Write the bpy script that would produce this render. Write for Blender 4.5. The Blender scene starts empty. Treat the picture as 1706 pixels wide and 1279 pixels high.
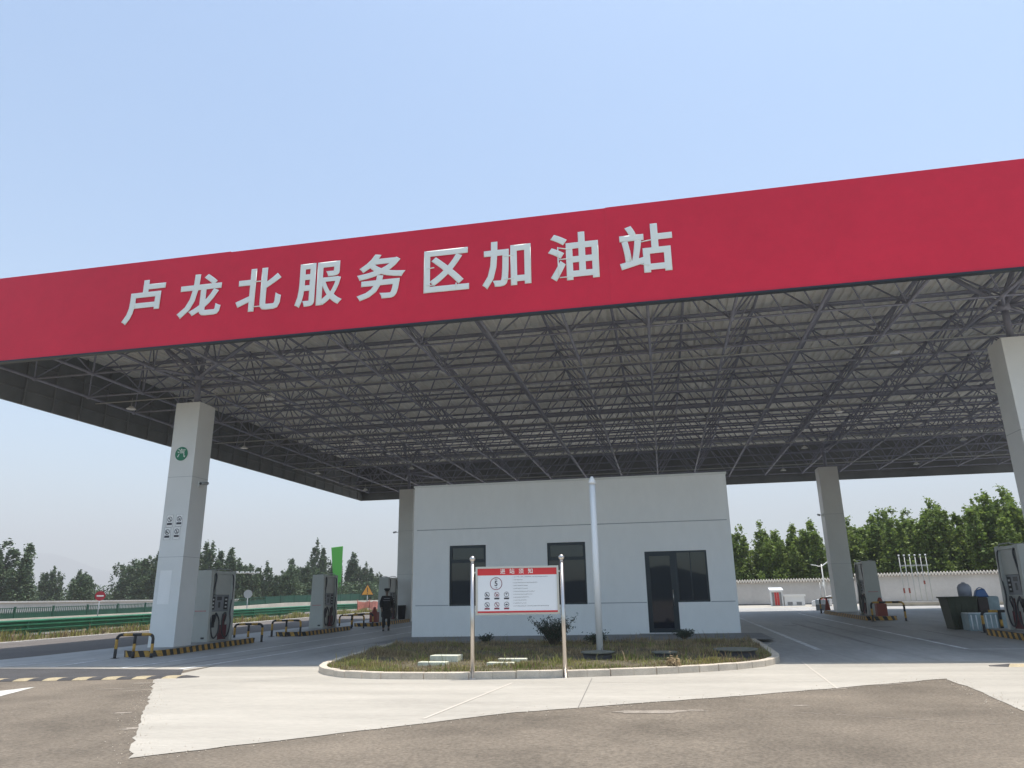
import bpy, bmesh, math, random
from mathutils import Vector, Matrix
R = math.radians
rnd = random.Random(7)
C = bpy.context.scene.collection
sc = bpy.context.scene

# ------------------------------------------------------------------ camera
cam = bpy.data.cameras.new('camera'); co = bpy.data.objects.new('camera', cam); C.objects.link(co)
cr = Vector((0.97956, 0.20051, -0.01606)); cu = Vector((0.07194, -0.27465, 0.95885)); cf = Vector((-0.18785, 0.94041, 0.28346))
mw = Matrix(((cr.x, cu.x, -cf.x, 0), (cr.y, cu.y, -cf.y, 0), (cr.z, cu.z, -cf.z, 1.4), (0, 0, 0, 1)))
co.matrix_world = mw
cam.sensor_width = 36; cam.sensor_fit = 'HORIZONTAL'; cam.lens = 1198.8 / 1706 * 36
cam.clip_start = 0.1; cam.clip_end = 12000
sc.camera = co
# ------------------------------------------------------------------ world, sun, exposure
SUNV = Vector((0.15, 0.065, 1.0)).normalized()
w = bpy.data.worlds.new('World'); sc.world = w; w.use_nodes = True
nt = w.node_tree; nt.nodes.clear()
sky = nt.nodes.new('ShaderNodeTexSky'); sky.sky_type = 'NISHITA'; sky.sun_disc = False
sky.sun_elevation = math.asin(SUNV.z); sky.sun_rotation = math.atan2(SUNV.x, SUNV.y)
sky.altitude = 0; sky.air_density = 1.0; sky.dust_density = 1.7; sky.ozone_density = 0.3
bg = nt.nodes.new('ShaderNodeBackground'); bg.inputs['Strength'].default_value = 0.118
wo = nt.nodes.new('ShaderNodeOutputWorld')
tn = nt.nodes.new('ShaderNodeMix'); tn.data_type = 'RGBA'; tn.blend_type = 'MULTIPLY'; tn.inputs[0].default_value = 1; tn.inputs[7].default_value = (0.88, 0.99, 1.0, 1)
nt.links.new(sky.outputs[0], tn.inputs[6]); nt.links.new(tn.outputs[2], bg.inputs[0]); nt.links.new(bg.outputs[0], wo.inputs[0])
sl = bpy.data.lights.new('sun', 'SUN'); sl.energy = 3.0; sl.angle = R(0.6); sl.color = (1, 0.94, 0.86)
so = bpy.data.objects.new('sun', sl); C.objects.link(so)
so.rotation_euler = (-SUNV).to_track_quat('-Z', 'Y').to_euler()
sc.view_settings.view_transform = 'Standard'; sc.view_settings.look = 'None'
sc.view_settings.exposure = 1.15; sc.view_settings.gamma = 1.0

# ------------------------------------------------------------------ materials
def mat(name, col, rough=0.6, metal=0.0, var=0.0, vs=2.0, fine=0.0, fs=40.0, bump=0.0, bs=60.0, stretch=(1, 1, 1), col2=None, coat=0, spec=0.5, island=0.0, transl=0.0):
    m = bpy.data.materials.new(name); m.use_nodes = True
    t = m.node_tree; N = t.nodes; L = t.links
    b = N['Principled BSDF']
    b.inputs['Base Color'].default_value = (*col, 1); b.inputs['Roughness'].default_value = rough
    b.inputs['Metallic'].default_value = metal; b.inputs['Specular IOR Level'].default_value = spec
    if coat: b.inputs['Coat Weight'].default_value = coat
    g = N.new('ShaderNodeNewGeometry'); mp = N.new('ShaderNodeMapping'); mp.inputs['Scale'].default_value = stretch
    tc = N.new('ShaderNodeTexCoord')
    L.new(tc.outputs['Object'], mp.inputs['Vector'])
    cur = None
    if var or col2:
        n = N.new('ShaderNodeTexNoise'); n.inputs['Scale'].default_value = vs; n.inputs['Detail'].default_value = 6; n.inputs['Roughness'].default_value = 0.62
        L.new(mp.outputs[0], n.inputs['Vector'])
        r = N.new('ShaderNodeValToRGB'); r.color_ramp.elements[0].position = 0.32; r.color_ramp.elements[1].position = 0.68
        c2 = col2 if col2 else tuple(min(1, c * (1 + var)) for c in col)
        c1 = col if col2 else tuple(c * (1 - var) for c in col)
        r.color_ramp.elements[0].color = (*c1, 1); r.color_ramp.elements[1].color = (*c2, 1)
        L.new(n.outputs['Fac'], r.inputs[0]); cur = r.outputs[0]
    if fine:
        n = N.new('ShaderNodeTexNoise'); n.inputs['Scale'].default_value = fs; n.inputs['Detail'].default_value = 3; n.inputs['Roughness'].default_value = 0.7
        L.new(mp.outputs[0], n.inputs['Vector'])
        mr = N.new('ShaderNodeMapRange'); mr.inputs[1].default_value = 0.3; mr.inputs[2].default_value = 0.7
        mr.inputs[3].default_value = 1 - fine; mr.inputs[4].default_value = 1 + fine
        L.new(n.outputs['Fac'], mr.inputs[0])
        mx = N.new('ShaderNodeMix'); mx.data_type = 'RGBA'; mx.blend_type = 'MULTIPLY'; mx.inputs[0].default_value = 1
        if cur: L.new(cur, mx.inputs[6])
        else: mx.inputs[6].default_value = (*col, 1)
        L.new(mr.outputs[0], mx.inputs[7]); cur = mx.outputs[2]
    if island:
        mr = N.new('ShaderNodeMapRange'); mr.inputs[3].default_value = 1 - island; mr.inputs[4].default_value = 1 + island
        L.new(g.outputs['Random Per Island'], mr.inputs[0])
        mx = N.new('ShaderNodeMix'); mx.data_type = 'RGBA'; mx.blend_type = 'MULTIPLY'; mx.inputs[0].default_value = 1
        if cur: L.new(cur, mx.inputs[6])
        else: mx.inputs[6].default_value = (*col, 1)
        L.new(mr.outputs[0], mx.inputs[7]); cur = mx.outputs[2]
    if cur: L.new(cur, b.inputs['Base Color'])
    if bump:
        n = N.new('ShaderNodeTexNoise'); n.inputs['Scale'].default_value = bs; n.inputs['Detail'].default_value = 4
        L.new(mp.outputs[0], n.inputs['Vector'])
        bp = N.new('ShaderNodeBump'); bp.inputs['Strength'].default_value = bump; bp.inputs['Distance'].default_value = 0.02
        L.new(n.outputs['Fac'], bp.inputs['Height']); L.new(bp.outputs[0], b.inputs['Normal'])
    if transl:
        tr = N.new('ShaderNodeBsdfTranslucent'); ms = N.new('ShaderNodeMixShader'); ms.inputs[0].default_value = transl
        if cur: L.new(cur, tr.inputs[0])
        else: tr.inputs[0].default_value = (*col, 1)
        out = N['Material Output']
        L.new(b.outputs[0], ms.inputs[1]); L.new(tr.outputs[0], ms.inputs[2]); L.new(ms.outputs[0], out.inputs[0])
    return m

MT = {}
MT['asphalt'] = mat('asphalt', (0.158, 0.133, 0.104), 0.9, var=0.30, vs=0.5, fine=0.36, fs=26, bump=0.5, bs=45, spec=0.3)
MT['asphalt_shaded'] = mat('asphalt_shaded', (0.07, 0.068, 0.07), 0.9, var=0.15, vs=0.6, fine=0.3, fs=26, bump=0.3, spec=0.3)  # asphalt with the canopy's shade put into its darker colour
MT['asphalt_worn'] = mat('asphalt_worn', (0.13, 0.115, 0.105), 0.9, var=0.12, vs=0.5, fine=0.3, fs=26, bump=0.3, spec=0.3)
MT['concrete'] = mat('concrete', (0.385, 0.36, 0.315), 0.85, var=0.13, vs=0.7, fine=0.10, fs=18, bump=0.25, bs=24, stretch=(0.35, 1.6, 1), spec=0.3)
MT['slab'] = mat('slab', (0.33, 0.325, 0.315), 0.62, var=0.25, vs=0.5, fine=0.12, fs=10, bump=0.08, bs=24, stretch=(0.8, 0.18, 1), spec=0.45)
MT['dirt'] = mat('dirt', (0.16, 0.13, 0.08), 0.95, var=0.3, vs=0.3, fine=0.3, fs=10)
MT['soil'] = mat('soil', (0.10, 0.085, 0.05), 0.95, var=0.4, vs=3, fine=0.3, fs=40, bump=0.6)
MT['kerb'] = mat('kerb', (0.56, 0.49, 0.40), 0.85, var=0.15, vs=3, fine=0.12, fs=60, bump=0.3)
MT['line'] = mat('line', (0.58, 0.57, 0.53), 0.75, var=0.25, vs=3, fine=0.2, fs=20)
MT['line_old'] = mat('line_old', (0.62, 0.63, 0.63), 0.75, var=0.3, vs=2, fine=0.25, fs=14)
MT['red'] = mat('red', (0.70, 0.018, 0.052), 0.45, var=0.06, vs=0.35, spec=0.28, fine=.03, fs=3, bump=.25, bs=.8)
MT['white_letter'] = mat('white_letter', (0.86, 0.88, 0.82), 0.6)
MT['steel'] = mat('steel', (0.27, 0.28, 0.345), 0.6, metal=0.2, var=0.15, vs=4)
MT['deck'] = mat('deck', (0.84, 0.82, 0.76), 0.55, metal=0.0, var=0.16, vs=0.35, fine=0.05, fs=6)
MT['fascia_back'] = mat('fascia_back', (0.19, 0.20, 0.205), 0.6, var=0.2, vs=0.6)
MT['pillar'] = mat('pillar', (0.74, 0.73, 0.70), 0.42, var=0.05, vs=0.8, spec=0.5)
MT['panel_white'] = mat('panel_white', (0.86, 0.84, 0.81), 0.5, var=0.03, vs=0.5, fine=0.02, fs=5, stretch=(1, 1, 0.4))
MT['groove'] = mat('groove', (0.30, 0.30, 0.31), 0.8)
MT['frame_dark'] = mat('frame_dark', (0.016, 0.024, 0.032), 0.35, metal=0.3)
MT['room'] = mat('room', (0.05, 0.05, 0.055), 0.9)
MT['curtain'] = mat('curtain', (0.010, 0.009, 0.012), 0.9)
MT['stainless'] = mat('stainless', (0.62, 0.58, 0.54), 0.28, metal=1.0)
MT['white_paint'] = mat('white_paint', (0.80, 0.80, 0.79), 0.35, coat=0.2)
MT['board_white'] = mat('board_white', (0.74, 0.76, 0.78), 0.4)
MT['board_red'] = mat('board_red', (0.62, 0.03, 0.035), 0.4)
MT['ink'] = mat('ink', (0.05, 0.045, 0.055), 0.5)
MT['ink_red'] = mat('ink_red', (0.22, 0.03, 0.05), 0.5)
MT['black_paint'] = mat('black_paint', (0.025, 0.023, 0.022), 0.55, var=0.3, vs=8)
MT['yellow_paint'] = mat('yellow_paint', (0.48, 0.27, 0.05), 0.6, var=0.3, vs=8, fine=0.2, fs=40)
MT['hump_yellow'] = mat('hump_yellow', (0.40, 0.33, 0.21), 0.7, var=0.2, vs=6, fine=0.2, fs=40)
MT['rubber'] = mat('rubber', (0.05, 0.048, 0.05), 0.75, var=0.2, vs=6)
MT['pump_cream'] = mat('pump_cream', (0.47, 0.47, 0.43), 0.45, var=0.06, vs=1.5)
MT['pump_grey'] = mat('pump_grey', (0.22, 0.23, 0.24), 0.5)
MT['pump_dark'] = mat('pump_dark', (0.035, 0.035, 0.04), 0.4)
MT['pump_red'] = mat('pump_red', (0.14, 0.025, 0.035), 0.55)
MT['green_rail'] = mat('green_rail', (0.015, 0.15, 0.075), 0.5, var=0.2, vs=2)
MT['green_fence'] = mat('green_fence', (0.02, 0.10, 0.06), 0.6, var=0.2, vs=1)
MT['green_bright'] = mat('green_bright', (0.07, 0.42, 0.03), 0.5)
MT['green_sign'] = mat('green_sign', (0.012, 0.20, 0.10), 0.45)
MT['parapet'] = mat('parapet', (0.55, 0.50, 0.42), 0.85, var=0.12, vs=0.7)
MT['wall_white'] = mat('wall_white', (0.56, 0.54, 0.52), 0.85, var=0.10, vs=0.4, fine=0.05, fs=4)
MT['tile'] = mat('tile', (0.22, 0.21, 0.19), 0.8, var=0.3, vs=3)
MT['tile_light'] = mat('tile_light', (0.27, 0.255, 0.235), 0.8)
MT['bark'] = mat('bark', (0.14, 0.12, 0.09), 0.9, var=0.3, vs=4)
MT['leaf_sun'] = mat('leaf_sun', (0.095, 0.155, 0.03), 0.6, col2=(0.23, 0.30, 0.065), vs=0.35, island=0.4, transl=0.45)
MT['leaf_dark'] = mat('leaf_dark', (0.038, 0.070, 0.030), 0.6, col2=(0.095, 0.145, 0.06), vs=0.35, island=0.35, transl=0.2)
MT['bush_leaf'] = mat('bush_leaf', (0.03, 0.05, 0.03), 0.5, island=0.5, transl=0.2)
MT['grass_green'] = mat('grass_green', (0.15, 0.22, 0.04), 0.7, col2=(0.38, 0.33, 0.10), vs=0.9, island=0.4, transl=0.3)
MT['grass_dry'] = mat('grass_dry', (0.17, 0.115, 0.06), 0.8, col2=(0.42, 0.32, 0.18), vs=1.5, island=0.4, transl=0.2)
MT['cover'] = mat('cover', (0.15, 0.155, 0.13), 0.7, var=0.2, vs=8, fine=0.2, fs=40, bump=0.4)
MT['block'] = mat('block', (0.62, 0.62, 0.50), 0.8, var=0.12, vs=5, fine=0.1, fs=50)
MT['sign_red'] = mat('sign_red', (0.42, 0.015, 0.03), 0.5)
MT['sign_yellow'] = mat('sign_yellow', (0.75, 0.32, 0.02), 0.5)
MT['orange'] = mat('orange', (0.80, 0.30, 0.22), 0.6, var=0.2, vs=3)
MT['dark_bin'] = mat('dark_bin', (0.035, 0.042, 0.022), 0.6, var=0.2, vs=3)
MT['brown_box'] = mat('brown_box', (0.055, 0.04, 0.035), 0.8, var=0.2, vs=3)
MT['pale_blue'] = mat('pale_blue', (0.26, 0.33, 0.35), 0.4, var=0.25, vs=4)
MT['grey_drum'] = mat('grey_drum', (0.30, 0.31, 0.36), 0.4)
MT['blue_drum'] = mat('blue_drum', (0.03, 0.10, 0.28), 0.4)
MT['uniform'] = mat('uniform', (0.014, 0.013, 0.014), 0.85, var=0.3, vs=8)
MT['reflective'] = mat('reflective', (0.25, 0.24, 0.26), 0.5)
MT['trousers'] = mat('trousers', (0.013, 0.013, 0.017), 0.9)
MT['skin'] = mat('skin', (0.20, 0.13, 0.09), 0.6)
MT['hill'] = mat('hill', (0.10, 0.13, 0.06), 0.95, col2=(0.28, 0.21, 0.14), vs=0.05, stretch=(0.2, 1, 4), fine=0.3, fs=0.6)
MT['mountain'] = mat('mountain', (0.06, 0.08, 0.07), 0.95)
MT['lamp_white'] = mat('lamp_white', (0.75, 0.75, 0.72), 0.4)
MT['lamp_lens'] = mat('lamp_lens', (0.65, 0.66, 0.66), 0.2, metal=0.0)
MT['galv'] = mat('galv', (0.42, 0.43, 0.42), 0.5, metal=0.4)
MT['rust_red'] = mat('rust_red', (0.25, 0.05, 0.03), 0.6)
MT['fire_red'] = mat('fire_red', (0.55, 0.05, 0.05), 0.5)

def glass_mat():
    m = bpy.data.materials.new('window_glass'); m.use_nodes = True
    b = m.node_tree.nodes['Principled BSDF']
    b.inputs['Base Color'].default_value = (0.006, 0.016, 0.035, 1); b.inputs['Roughness'].default_value = 0.03
    b.inputs['Transmission Weight'].default_value = 0.3; b.inputs['IOR'].default_value = 1.55
    return m
MT['glass'] = glass_mat()

# ------------------------------------------------------------------ helpers
def gz(x, y):
    return 0.006 * (max(-30, min(30, x)) + 4) + 0.008 * max(0, min(y, 65) - 20)
class MB:
    def __init__(s): s.v = []; s.f = []; s.mi = []; s.mats = []; s.cur = 0; s.sm = []
    def m(s, name):
        mm = MT[name]
        if mm not in s.mats: s.mats.append(mm)
        s.cur = s.mats.index(mm); return s
    def face(s, idx, smooth=False): s.f.append(tuple(idx)); s.mi.append(s.cur); s.sm.append(smooth)
    def box(s, x0, x1, y0, y1, z0, z1, M=None):
        b = len(s.v)
        for p in ((x0, y0, z0), (x1, y0, z0), (x1, y1, z0), (x0, y1, z0), (x0, y0, z1), (x1, y0, z1), (x1, y1, z1), (x0, y1, z1)):
            s.v.append(M @ Vector(p) if M else Vector(p))
        for q in ((3, 2, 1, 0), (4, 5, 6, 7), (0, 1, 5, 4), (1, 2, 6, 5), (2, 3, 7, 6), (3, 0, 4, 7)): s.face([b + i for i in q])
        return s
    def hexa(s, pts):
        b = len(s.v); s.v += [Vector(p) for p in pts]
        for q in ((3, 2, 1, 0), (4, 5, 6, 7), (0, 1, 5, 4), (1, 2, 6, 5), (2, 3, 7, 6), (3, 0, 4, 7)): s.face([b + i for i in q])
        return s
    def prism(s, poly, z0, z1):   # poly: list of (x,y), ccw
        n = len(poly); b = len(s.v)
        s.v += [Vector((p[0], p[1], z0)) for p in poly] + [Vector((p[0], p[1], z1)) for p in poly]
        s.face([b + i for i in reversed(range(n))]); s.face([b + n + i for i in range(n)])
        for i in range(n): j = (i + 1) % n; s.face([b + i, b + j, b + n + j, b + n + i])
        return s
    def tube(s, pts, r, n=8, caps=True, smooth=True):
        pts = [Vector(p) for p in pts]; rings = []
        rr = r if isinstance(r, (list, tuple)) else [r] * len(pts)
        for i, p in enumerate(pts):
            d = (pts[min(i + 1, len(pts) - 1)] - pts[max(i - 1, 0)])
            if d.length < 1e-9: d = Vector((0, 0, 1))
            d.normalize()
            if i == 0:
                a = d.orthogonal().normalized()
            else:
                a = (pa - d * pa.dot(d))
                a = a.normalized() if a.length > 1e-6 else d.orthogonal().normalized()
            pa = a; c = d.cross(a); b = len(s.v)
            for k in range(n):
                t = 2 * math.pi * k / n + math.pi / n
                s.v.append(p + (a * math.cos(t) + c * math.sin(t)) * rr[i])
            rings.append(b)
        for i in range(len(rings) - 1):
            for k in range(n):
                k2 = (k + 1) % n
                s.face([rings[i] + k, rings[i] + k2, rings[i + 1] + k2, rings[i + 1] + k], smooth)
        if caps:
            s.face([rings[0] + k for k in reversed(range(n))]); s.face([rings[-1] + k for k in range(n)])
        return s
    def sphere(s, c, r, seg=12, rings=8, sq=(1, 1, 1)):
        b = len(s.v); c = Vector(c)
        s.v.append(c + Vector((0, 0, r * sq[2])))
        for i in range(1, rings):
            th = math.pi * i / rings
            for k in range(seg):
                ph = 2 * math.pi * k / seg
                s.v.append(c + Vector((r * sq[0] * math.sin(th) * math.cos(ph), r * sq[1] * math.sin(th) * math.sin(ph), r * sq[2] * math.cos(th))))
        s.v.append(c - Vector((0, 0, r * sq[2]))); e = len(s.v) - 1
        for k in range(seg): s.face([b, b + 1 + k, b + 1 + (k + 1) % seg], True)
        for i in range(rings - 2):
            for k in range(seg):
                a = b + 1 + i * seg; s.face([a + k, a + seg + k, a + seg + (k + 1) % seg, a + (k + 1) % seg], True)
        a = b + 1 + (rings - 2) * seg
        for k in range(seg): s.face([e, a + (k + 1) % seg, a + k], True)
        return s
    def build(s, name, parent=None, loc=None, rz=0, bevel=0):
        me = bpy.data.meshes.new(name); me.from_pydata([tuple(v) for v in s.v], [], s.f)
        for m_ in s.mats: me.materials.append(m_)
        me.polygons.foreach_set('material_index', s.mi); me.polygons.foreach_set('use_smooth', s.sm); me.update()
        o = bpy.data.objects.new(name, me); C.objects.link(o)
        if parent: o.parent = parent
        if loc: o.location = loc
        if rz: o.rotation_euler = (0, 0, rz)
        if bevel:
            bv = o.modifiers.new('bevel', 'BEVEL'); bv.width = bevel; bv.segments = 2; bv.limit_method = 'ANGLE'
        return o
def mb(m): return MB().m(m)
def tag(o, label=None, cat=None, group=None, kind=None):
    if label: o['label'] = label
    if cat: o['category'] = cat
    if group: o['group'] = group
    if kind: o['kind'] = kind
    return o
def empty(name, loc, rz, label, cat, group=None):
    o = bpy.data.objects.new(name, None); C.objects.link(o); o.location = loc; o.rotation_euler = (0, 0, rz)
    o.empty_display_size = 0.2
    return tag(o, label, cat, group)
def copy_tree(o, parent=None):
    c = o.copy(); C.objects.link(c)
    if parent: c.parent = parent
    for ch in [x for x in bpy.data.objects if x.parent == o]: copy_tree(ch, c)
    return c
def G(x, y, dz=0): return (x, y, gz(x, y) + dz)

def clip(poly, ax, v, keep_less):
    out = []
    for i in range(len(poly)):
        a, b = poly[i], poly[(i + 1) % len(poly)]
        ia = (a[ax] <= v) if keep_less else (a[ax] >= v); ib = (b[ax] <= v) if keep_less else (b[ax] >= v)
        if ia: out.append(a)
        if ia != ib and abs(b[ax] - a[ax]) > 1e-9:
            t = (v - a[ax]) / (b[ax] - a[ax]); out.append((a[0] + (b[0] - a[0]) * t, a[1] + (b[1] - a[1]) * t))
    return out
def sheet(name, polys, m, dz, rough_edge=0):
    s = mb(m)
    for poly in polys:
        for xa, xb in ((-1e5, -30), (-30, 30), (30, 1e5)):
            for ya, yb in ((-1e5, 20), (20, 65), (65, 1e5)):
                p = poly
                for ax, v, kl in ((0, xa, False), (0, xb, True), (1, ya, False), (1, yb, True)):
                    p = clip(p, ax, v, kl) if len(p) > 2 else []
                if len(p) > 2:
                    b = len(s.v); s.v += [Vector((q[0], q[1], gz(*q) + dz)) for q in p]; s.face(range(b, b + len(p)))
    o = s.build(name); o['kind'] = 'structure'
    # face up
    me = o.data
    bm = bmesh.new(); bm.from_mesh(me)
    for f in bm.faces:
        f.normal_update()
        if f.normal.z < 0: f.normal_flip()
    bmesh.ops.triangulate(bm, faces=bm.faces); bm.to_mesh(me); bm.free()
    return o
def strip(p, q, wdt):
    p = Vector(p); q = Vector(q); d = (q - p).normalized(); n = Vector((-d.y, d.x)) * wdt / 2
    return [tuple(p - n), tuple(q - n), tuple(q + n), tuple(p + n)]
def jag(pts, amp, step, seed):
    r_ = random.Random(seed); out = []
    for i in range(len(pts)):
        a = Vector(pts[i]); b = Vector(pts[(i + 1) % len(pts)]); n = max(1, min(60, int((b - a).length / step)))
        for k in range(n):
            t = k / n; p = a.lerp(b, t)
            if k: p += Vector((r_.uniform(-amp, amp), r_.uniform(-amp, amp)))
            out.append((p.x, p.y))
    return out
def text_mesh(txt, size, mname, bold=0.0, extrude=0.0, align='CENTER', space=1.0):
    cu_ = bpy.data.curves.new('t', 'FONT'); cu_.body = txt; cu_.size = size; cu_.bevel_depth = bold * size; cu_.bevel_resolution = 0; cu_.extrude = extrude
    cu_.align_x = align; cu_.align_y = 'CENTER'; cu_.space_character = space; cu_.resolution_u = 3
    o = bpy.data.objects.new('t', cu_); C.objects.link(o)
    dg = bpy.context.evaluated_depsgraph_get(); dg.update()
    me = bpy.data.meshes.new_from_object(o.evaluated_get(dg))
    bpy.data.objects.remove(o); bpy.data.curves.remove(cu_)
    me.materials.clear(); me.materials.append(MT[mname])
    for v_ in me.vertices: v_.co.z *= .06
    return me
def text_obj(name, txt, size, mname, parent, loc, rot=(R(90), 0, 0), sx=1, **k):
    me = text_mesh(txt, size, mname, **k); me.name = name
    o = bpy.data.objects.new(name, me); C.objects.link(o); o.parent = parent; o.location = loc; o.rotation_euler = rot; o.scale = (sx, 1, 1)
    return o

# ================================================================== SETTING: ground sheets
gnd = sheet('ground', [[(-4000, -400), (4000, -400), (4000, 6000), (-4000, 6000)]], 'dirt', -0.03)
sheet('asphalt_road', [[(-27.3, -30), (60, -30), (60, 16.2), (-27.3, 16.2)]], 'asphalt', 0.0)
sheet('side_road', [[(-27.3, 16.2), (-18.6, 16.2), (-18.6, 110), (-27.3, 110)]], 'asphalt_worn', 0.0)
def jopen(pts, amp, step, seed):
    n_ = int(math.hypot(pts[-1][0] - pts[0][0], pts[-1][1] - pts[0][1]) / step)
    full = jag(pts + [(pts[-1][0] + 1e-4, pts[-1][1])], amp, step, seed)
    k = min(range(len(full)), key=lambda q: math.hypot(full[q][0] - pts[-1][0], full[q][1] - pts[-1][1]))
    return full[:k] + [pts[-1]]
sheet('concrete_apron', [jopen([(-5.07, 6.62), (-1.93, 9.58), (1.2, 11.35), (4.22, 13.28)], 0.022, 0.22, 3) + [(4.6, 16.3), (-10.4, 16.3)] + jopen([(-9.85, 13.35), (-7.4, 9.9), (-5.07, 6.62)], 0.03, 0.2, 4)[:-1],
      jopen([(4.22, 13.28), (4.12, 11.6), (3.92, 9.94), (3.6, 6), (3.3, -5)], .02, .22, 8) + [(60, -5), (60, 16.3), (4.6, 16.3)], [(-18.6, 15.0), (-10.45, 15.0), (-10.4, 16.3), (-18.6, 16.3)]], 'concrete', 0.006)
sheet('forecourt_floor', [[(-18.6, 16.3), (60, 16.3), (60, 56), (-18.6, 56)]], 'slab', 0.006)
sheet('rear_yard', [[(-18.6, 56), (60, 56), (60, 70), (-18.6, 70)]], 'concrete', 0.004)
sheet('highway', [[(-37, -30), (-31.2, -30), (-31.2, 260), (-37, 260)]], 'asphalt_worn', 0.0)
# lane lines
LL = [strip((3.54, 19.6), (3.54, 44), .15), strip((6.75, 19.4), (7.1, 44), .12), strip((6.75, 19.35), (30, 19.0), .12),
      strip((-12.5, 15.7), (-12.3, 44), .12), strip((-10.75, 15.4), (-10.25, 44), .12),
      strip((-7.9, 16.6), (-8.9, 26.5), .12), strip((-16.4, 16.2), (-15.6, 18.5), .1), strip((-14.7, 16.0), (-15.1, 18.5), .1)]
sheet('lane_marking', LL, 'line_old', 0.011)
sheet('shaded_asphalt_strip', [[(-18.6, 12.2), (-9.9, 13.6), (-9.75, 14.0), (-10.6, 15.3), (-14, 15.7), (-18.6, 15.9)]], 'asphalt_shaded', 0.0088)  # asphalt behind the left hump, widened and darkened in place of canopy shade
sheet('edge_marking', [strip((-27.0, -20), (-27.0, 100), .2), strip((-35.4, -20), (-35.4, 160), .2)], 'line', 0.005)
sheet('arrow_marking', [[(-11.4, 12.15), (-11.9, 10.4), (-10.45, 9.9)]], 'line', 0.005)
# cement splashes on the asphalt
def splash(cx, cy, lx, ly, ang, seed):
    r_ = random.Random(seed); out = []
    for k in range(14):
        t = 2 * math.pi * k / 14; q = r_.uniform(.45, 1.0)
        x = math.cos(t) * lx * q; y = math.sin(t) * ly * q
        out.append((cx + x * math.cos(ang) - y * math.sin(ang), cy + x * math.sin(ang) + y * math.cos(ang)))
    return out
MT['splash'] = mat('splash', (0.27, 0.235, 0.195), 0.9, var=0.25, vs=6, fine=0.35, fs=50)
SP = [splash(-8.95, 11.7, .55, .05, .5, 1), splash(-9.5, 11.9, .5, .05, .3, 2), splash(-9.6, 12.75, .7, .07, .05, 3), splash(-7.25, 9.3, .16, .1, .3, 4), splash(-6.25, 8.15, .14, .1, .3, 5),
      splash(-.3, 9.72, .55, .18, .1, 6), splash(.25, 9.85, .2, .07, 0, 7), splash(1.55, 10.3, .14, .06, 0, 8), splash(3.3, 12.6, .5, .05, .55, 9), splash(2.4, 12.0, .3, .04, .5, 12)]
for k in range(9): SP.append(splash(.9 + k * .34, 9.95 - k * .13, .16 + .05 * (k % 3), .012, -.35, 30 + k))
sheet('cement_stain', SP, 'splash', 0.004)
MT['joint'] = mat('joint', (0.50, 0.46, 0.40), 0.9)
sheet('pavement_joint', [strip((-2.95, 9.0), (-2.62, 12.7), .045), strip((2.35, 12.0), (2.6, 16.3), .03), strip((-6.8, 12.6), (2.6, 12.9), .012)], 'joint', 0.010)
MT['wet'] = mat('wet', (0.245, 0.24, 0.235), 0.7, var=0.2, vs=1)
MT['slab_joint'] = mat('slab_joint', (0.20, 0.19, 0.175), 0.9)
JN = [strip((-18.5, y_), (26, y_), .014) for y_ in (20.9, 30.2, 35.0, 39.8, 47)] + [strip((x_, 16.4), (x_, 55), .012) for x_ in (-17.4, -13.6, 5.15, 11.8)] + [strip((-1.2, 10.0), (-1.35, 13.4), .012), strip((-8.6, 11.8), (-6.7, 13.9), .010), strip((5.0, 9), (60, 8.5), .012), strip((9.0, -5), (9.2, 16), .012)]
sheet('slab_joint', JN, 'slab_joint', 0.0095)
MT['oil'] = mat('oil', (0.21, 0.205, 0.20), 0.55, var=.3, vs=3)
sheet('oil_stain', [splash(-12.9, 24.2, .5, .35, .4, 61), splash(-11.0, 29.0, .4, .6, .1, 62), splash(-13.4, 33.5, .5, .6, .1, 63), splash(6.9, 22.5, .45, .5, .2, 64), splash(6.1, 26.4, .3, .4, .2, 65), splash(7.6, 29.3, .5, .7, .2, 66), splash(4.7, 31.0, .4, .5, .2, 67)], 'oil', 0.0105)
sheet('tyre_marks', [splash(-11.5, 19.5, .12, 6, -.03, 41), splash(-9.6, 24, .12, 7, -.02, 42), splash(5.1, 27, .18, 8, 0, 43), splash(5.9, 30, .15, 9, .0, 44), splash(8.1, 25, .1, 5, -.02, 45)], 'wet', 0.0085)

# ================================================================== traffic island: kerb, soil, grass
kc = [(-7.6, 16.9), (-7.42, 15.6), (-7.05, 14.6), (-6.55, 13.95), (-5.95, 13.5), (-5.1, 13.3), (-4.2, 13.25), (-3.4, 13.27), (-2.6, 13.38), (-1.85, 13.52), (-1.0, 13.75), (-.15, 14.02), (.6, 14.4), (1.25, 14.85), (1.75, 15.35), (2.1, 16.0), (2.25, 16.8)]
kf = kc + [(2.32, 18.5), (2.36, 20.5), (2.36, 22.2)]
kfull = [(-8.35, 22.2), (-8.15, 20.2), (-7.85, 18.2)] + kf
kt = empty('kerb', G(-2.6, 16), 0, 'pale stone kerb curving round the planted island before the white building', 'kerb')
def off(poly, i, d):
    a = Vector(poly[max(i - 1, 0)]); b = Vector(poly[min(i + 1, len(poly) - 1)]); t = (b - a).normalized(); n = Vector((-t.y, t.x))
    return Vector(poly[i]) + n * d
def resample(poly, step):
    pts = [Vector(p) for p in poly]; out = [pts[0]]; acc = 0
    for i in range(len(pts) - 1):
        a, b = pts[i], pts[i + 1]; L_ = (b - a).length; t = step - acc
        while t <= L_: out.append(a.lerp(b, t / L_)); t += step
        acc = (acc + L_) % step
    return [tuple(p) for p in out]
ks = resample(kfull, 0.42)
o0 = kt.location
i = 0
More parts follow.
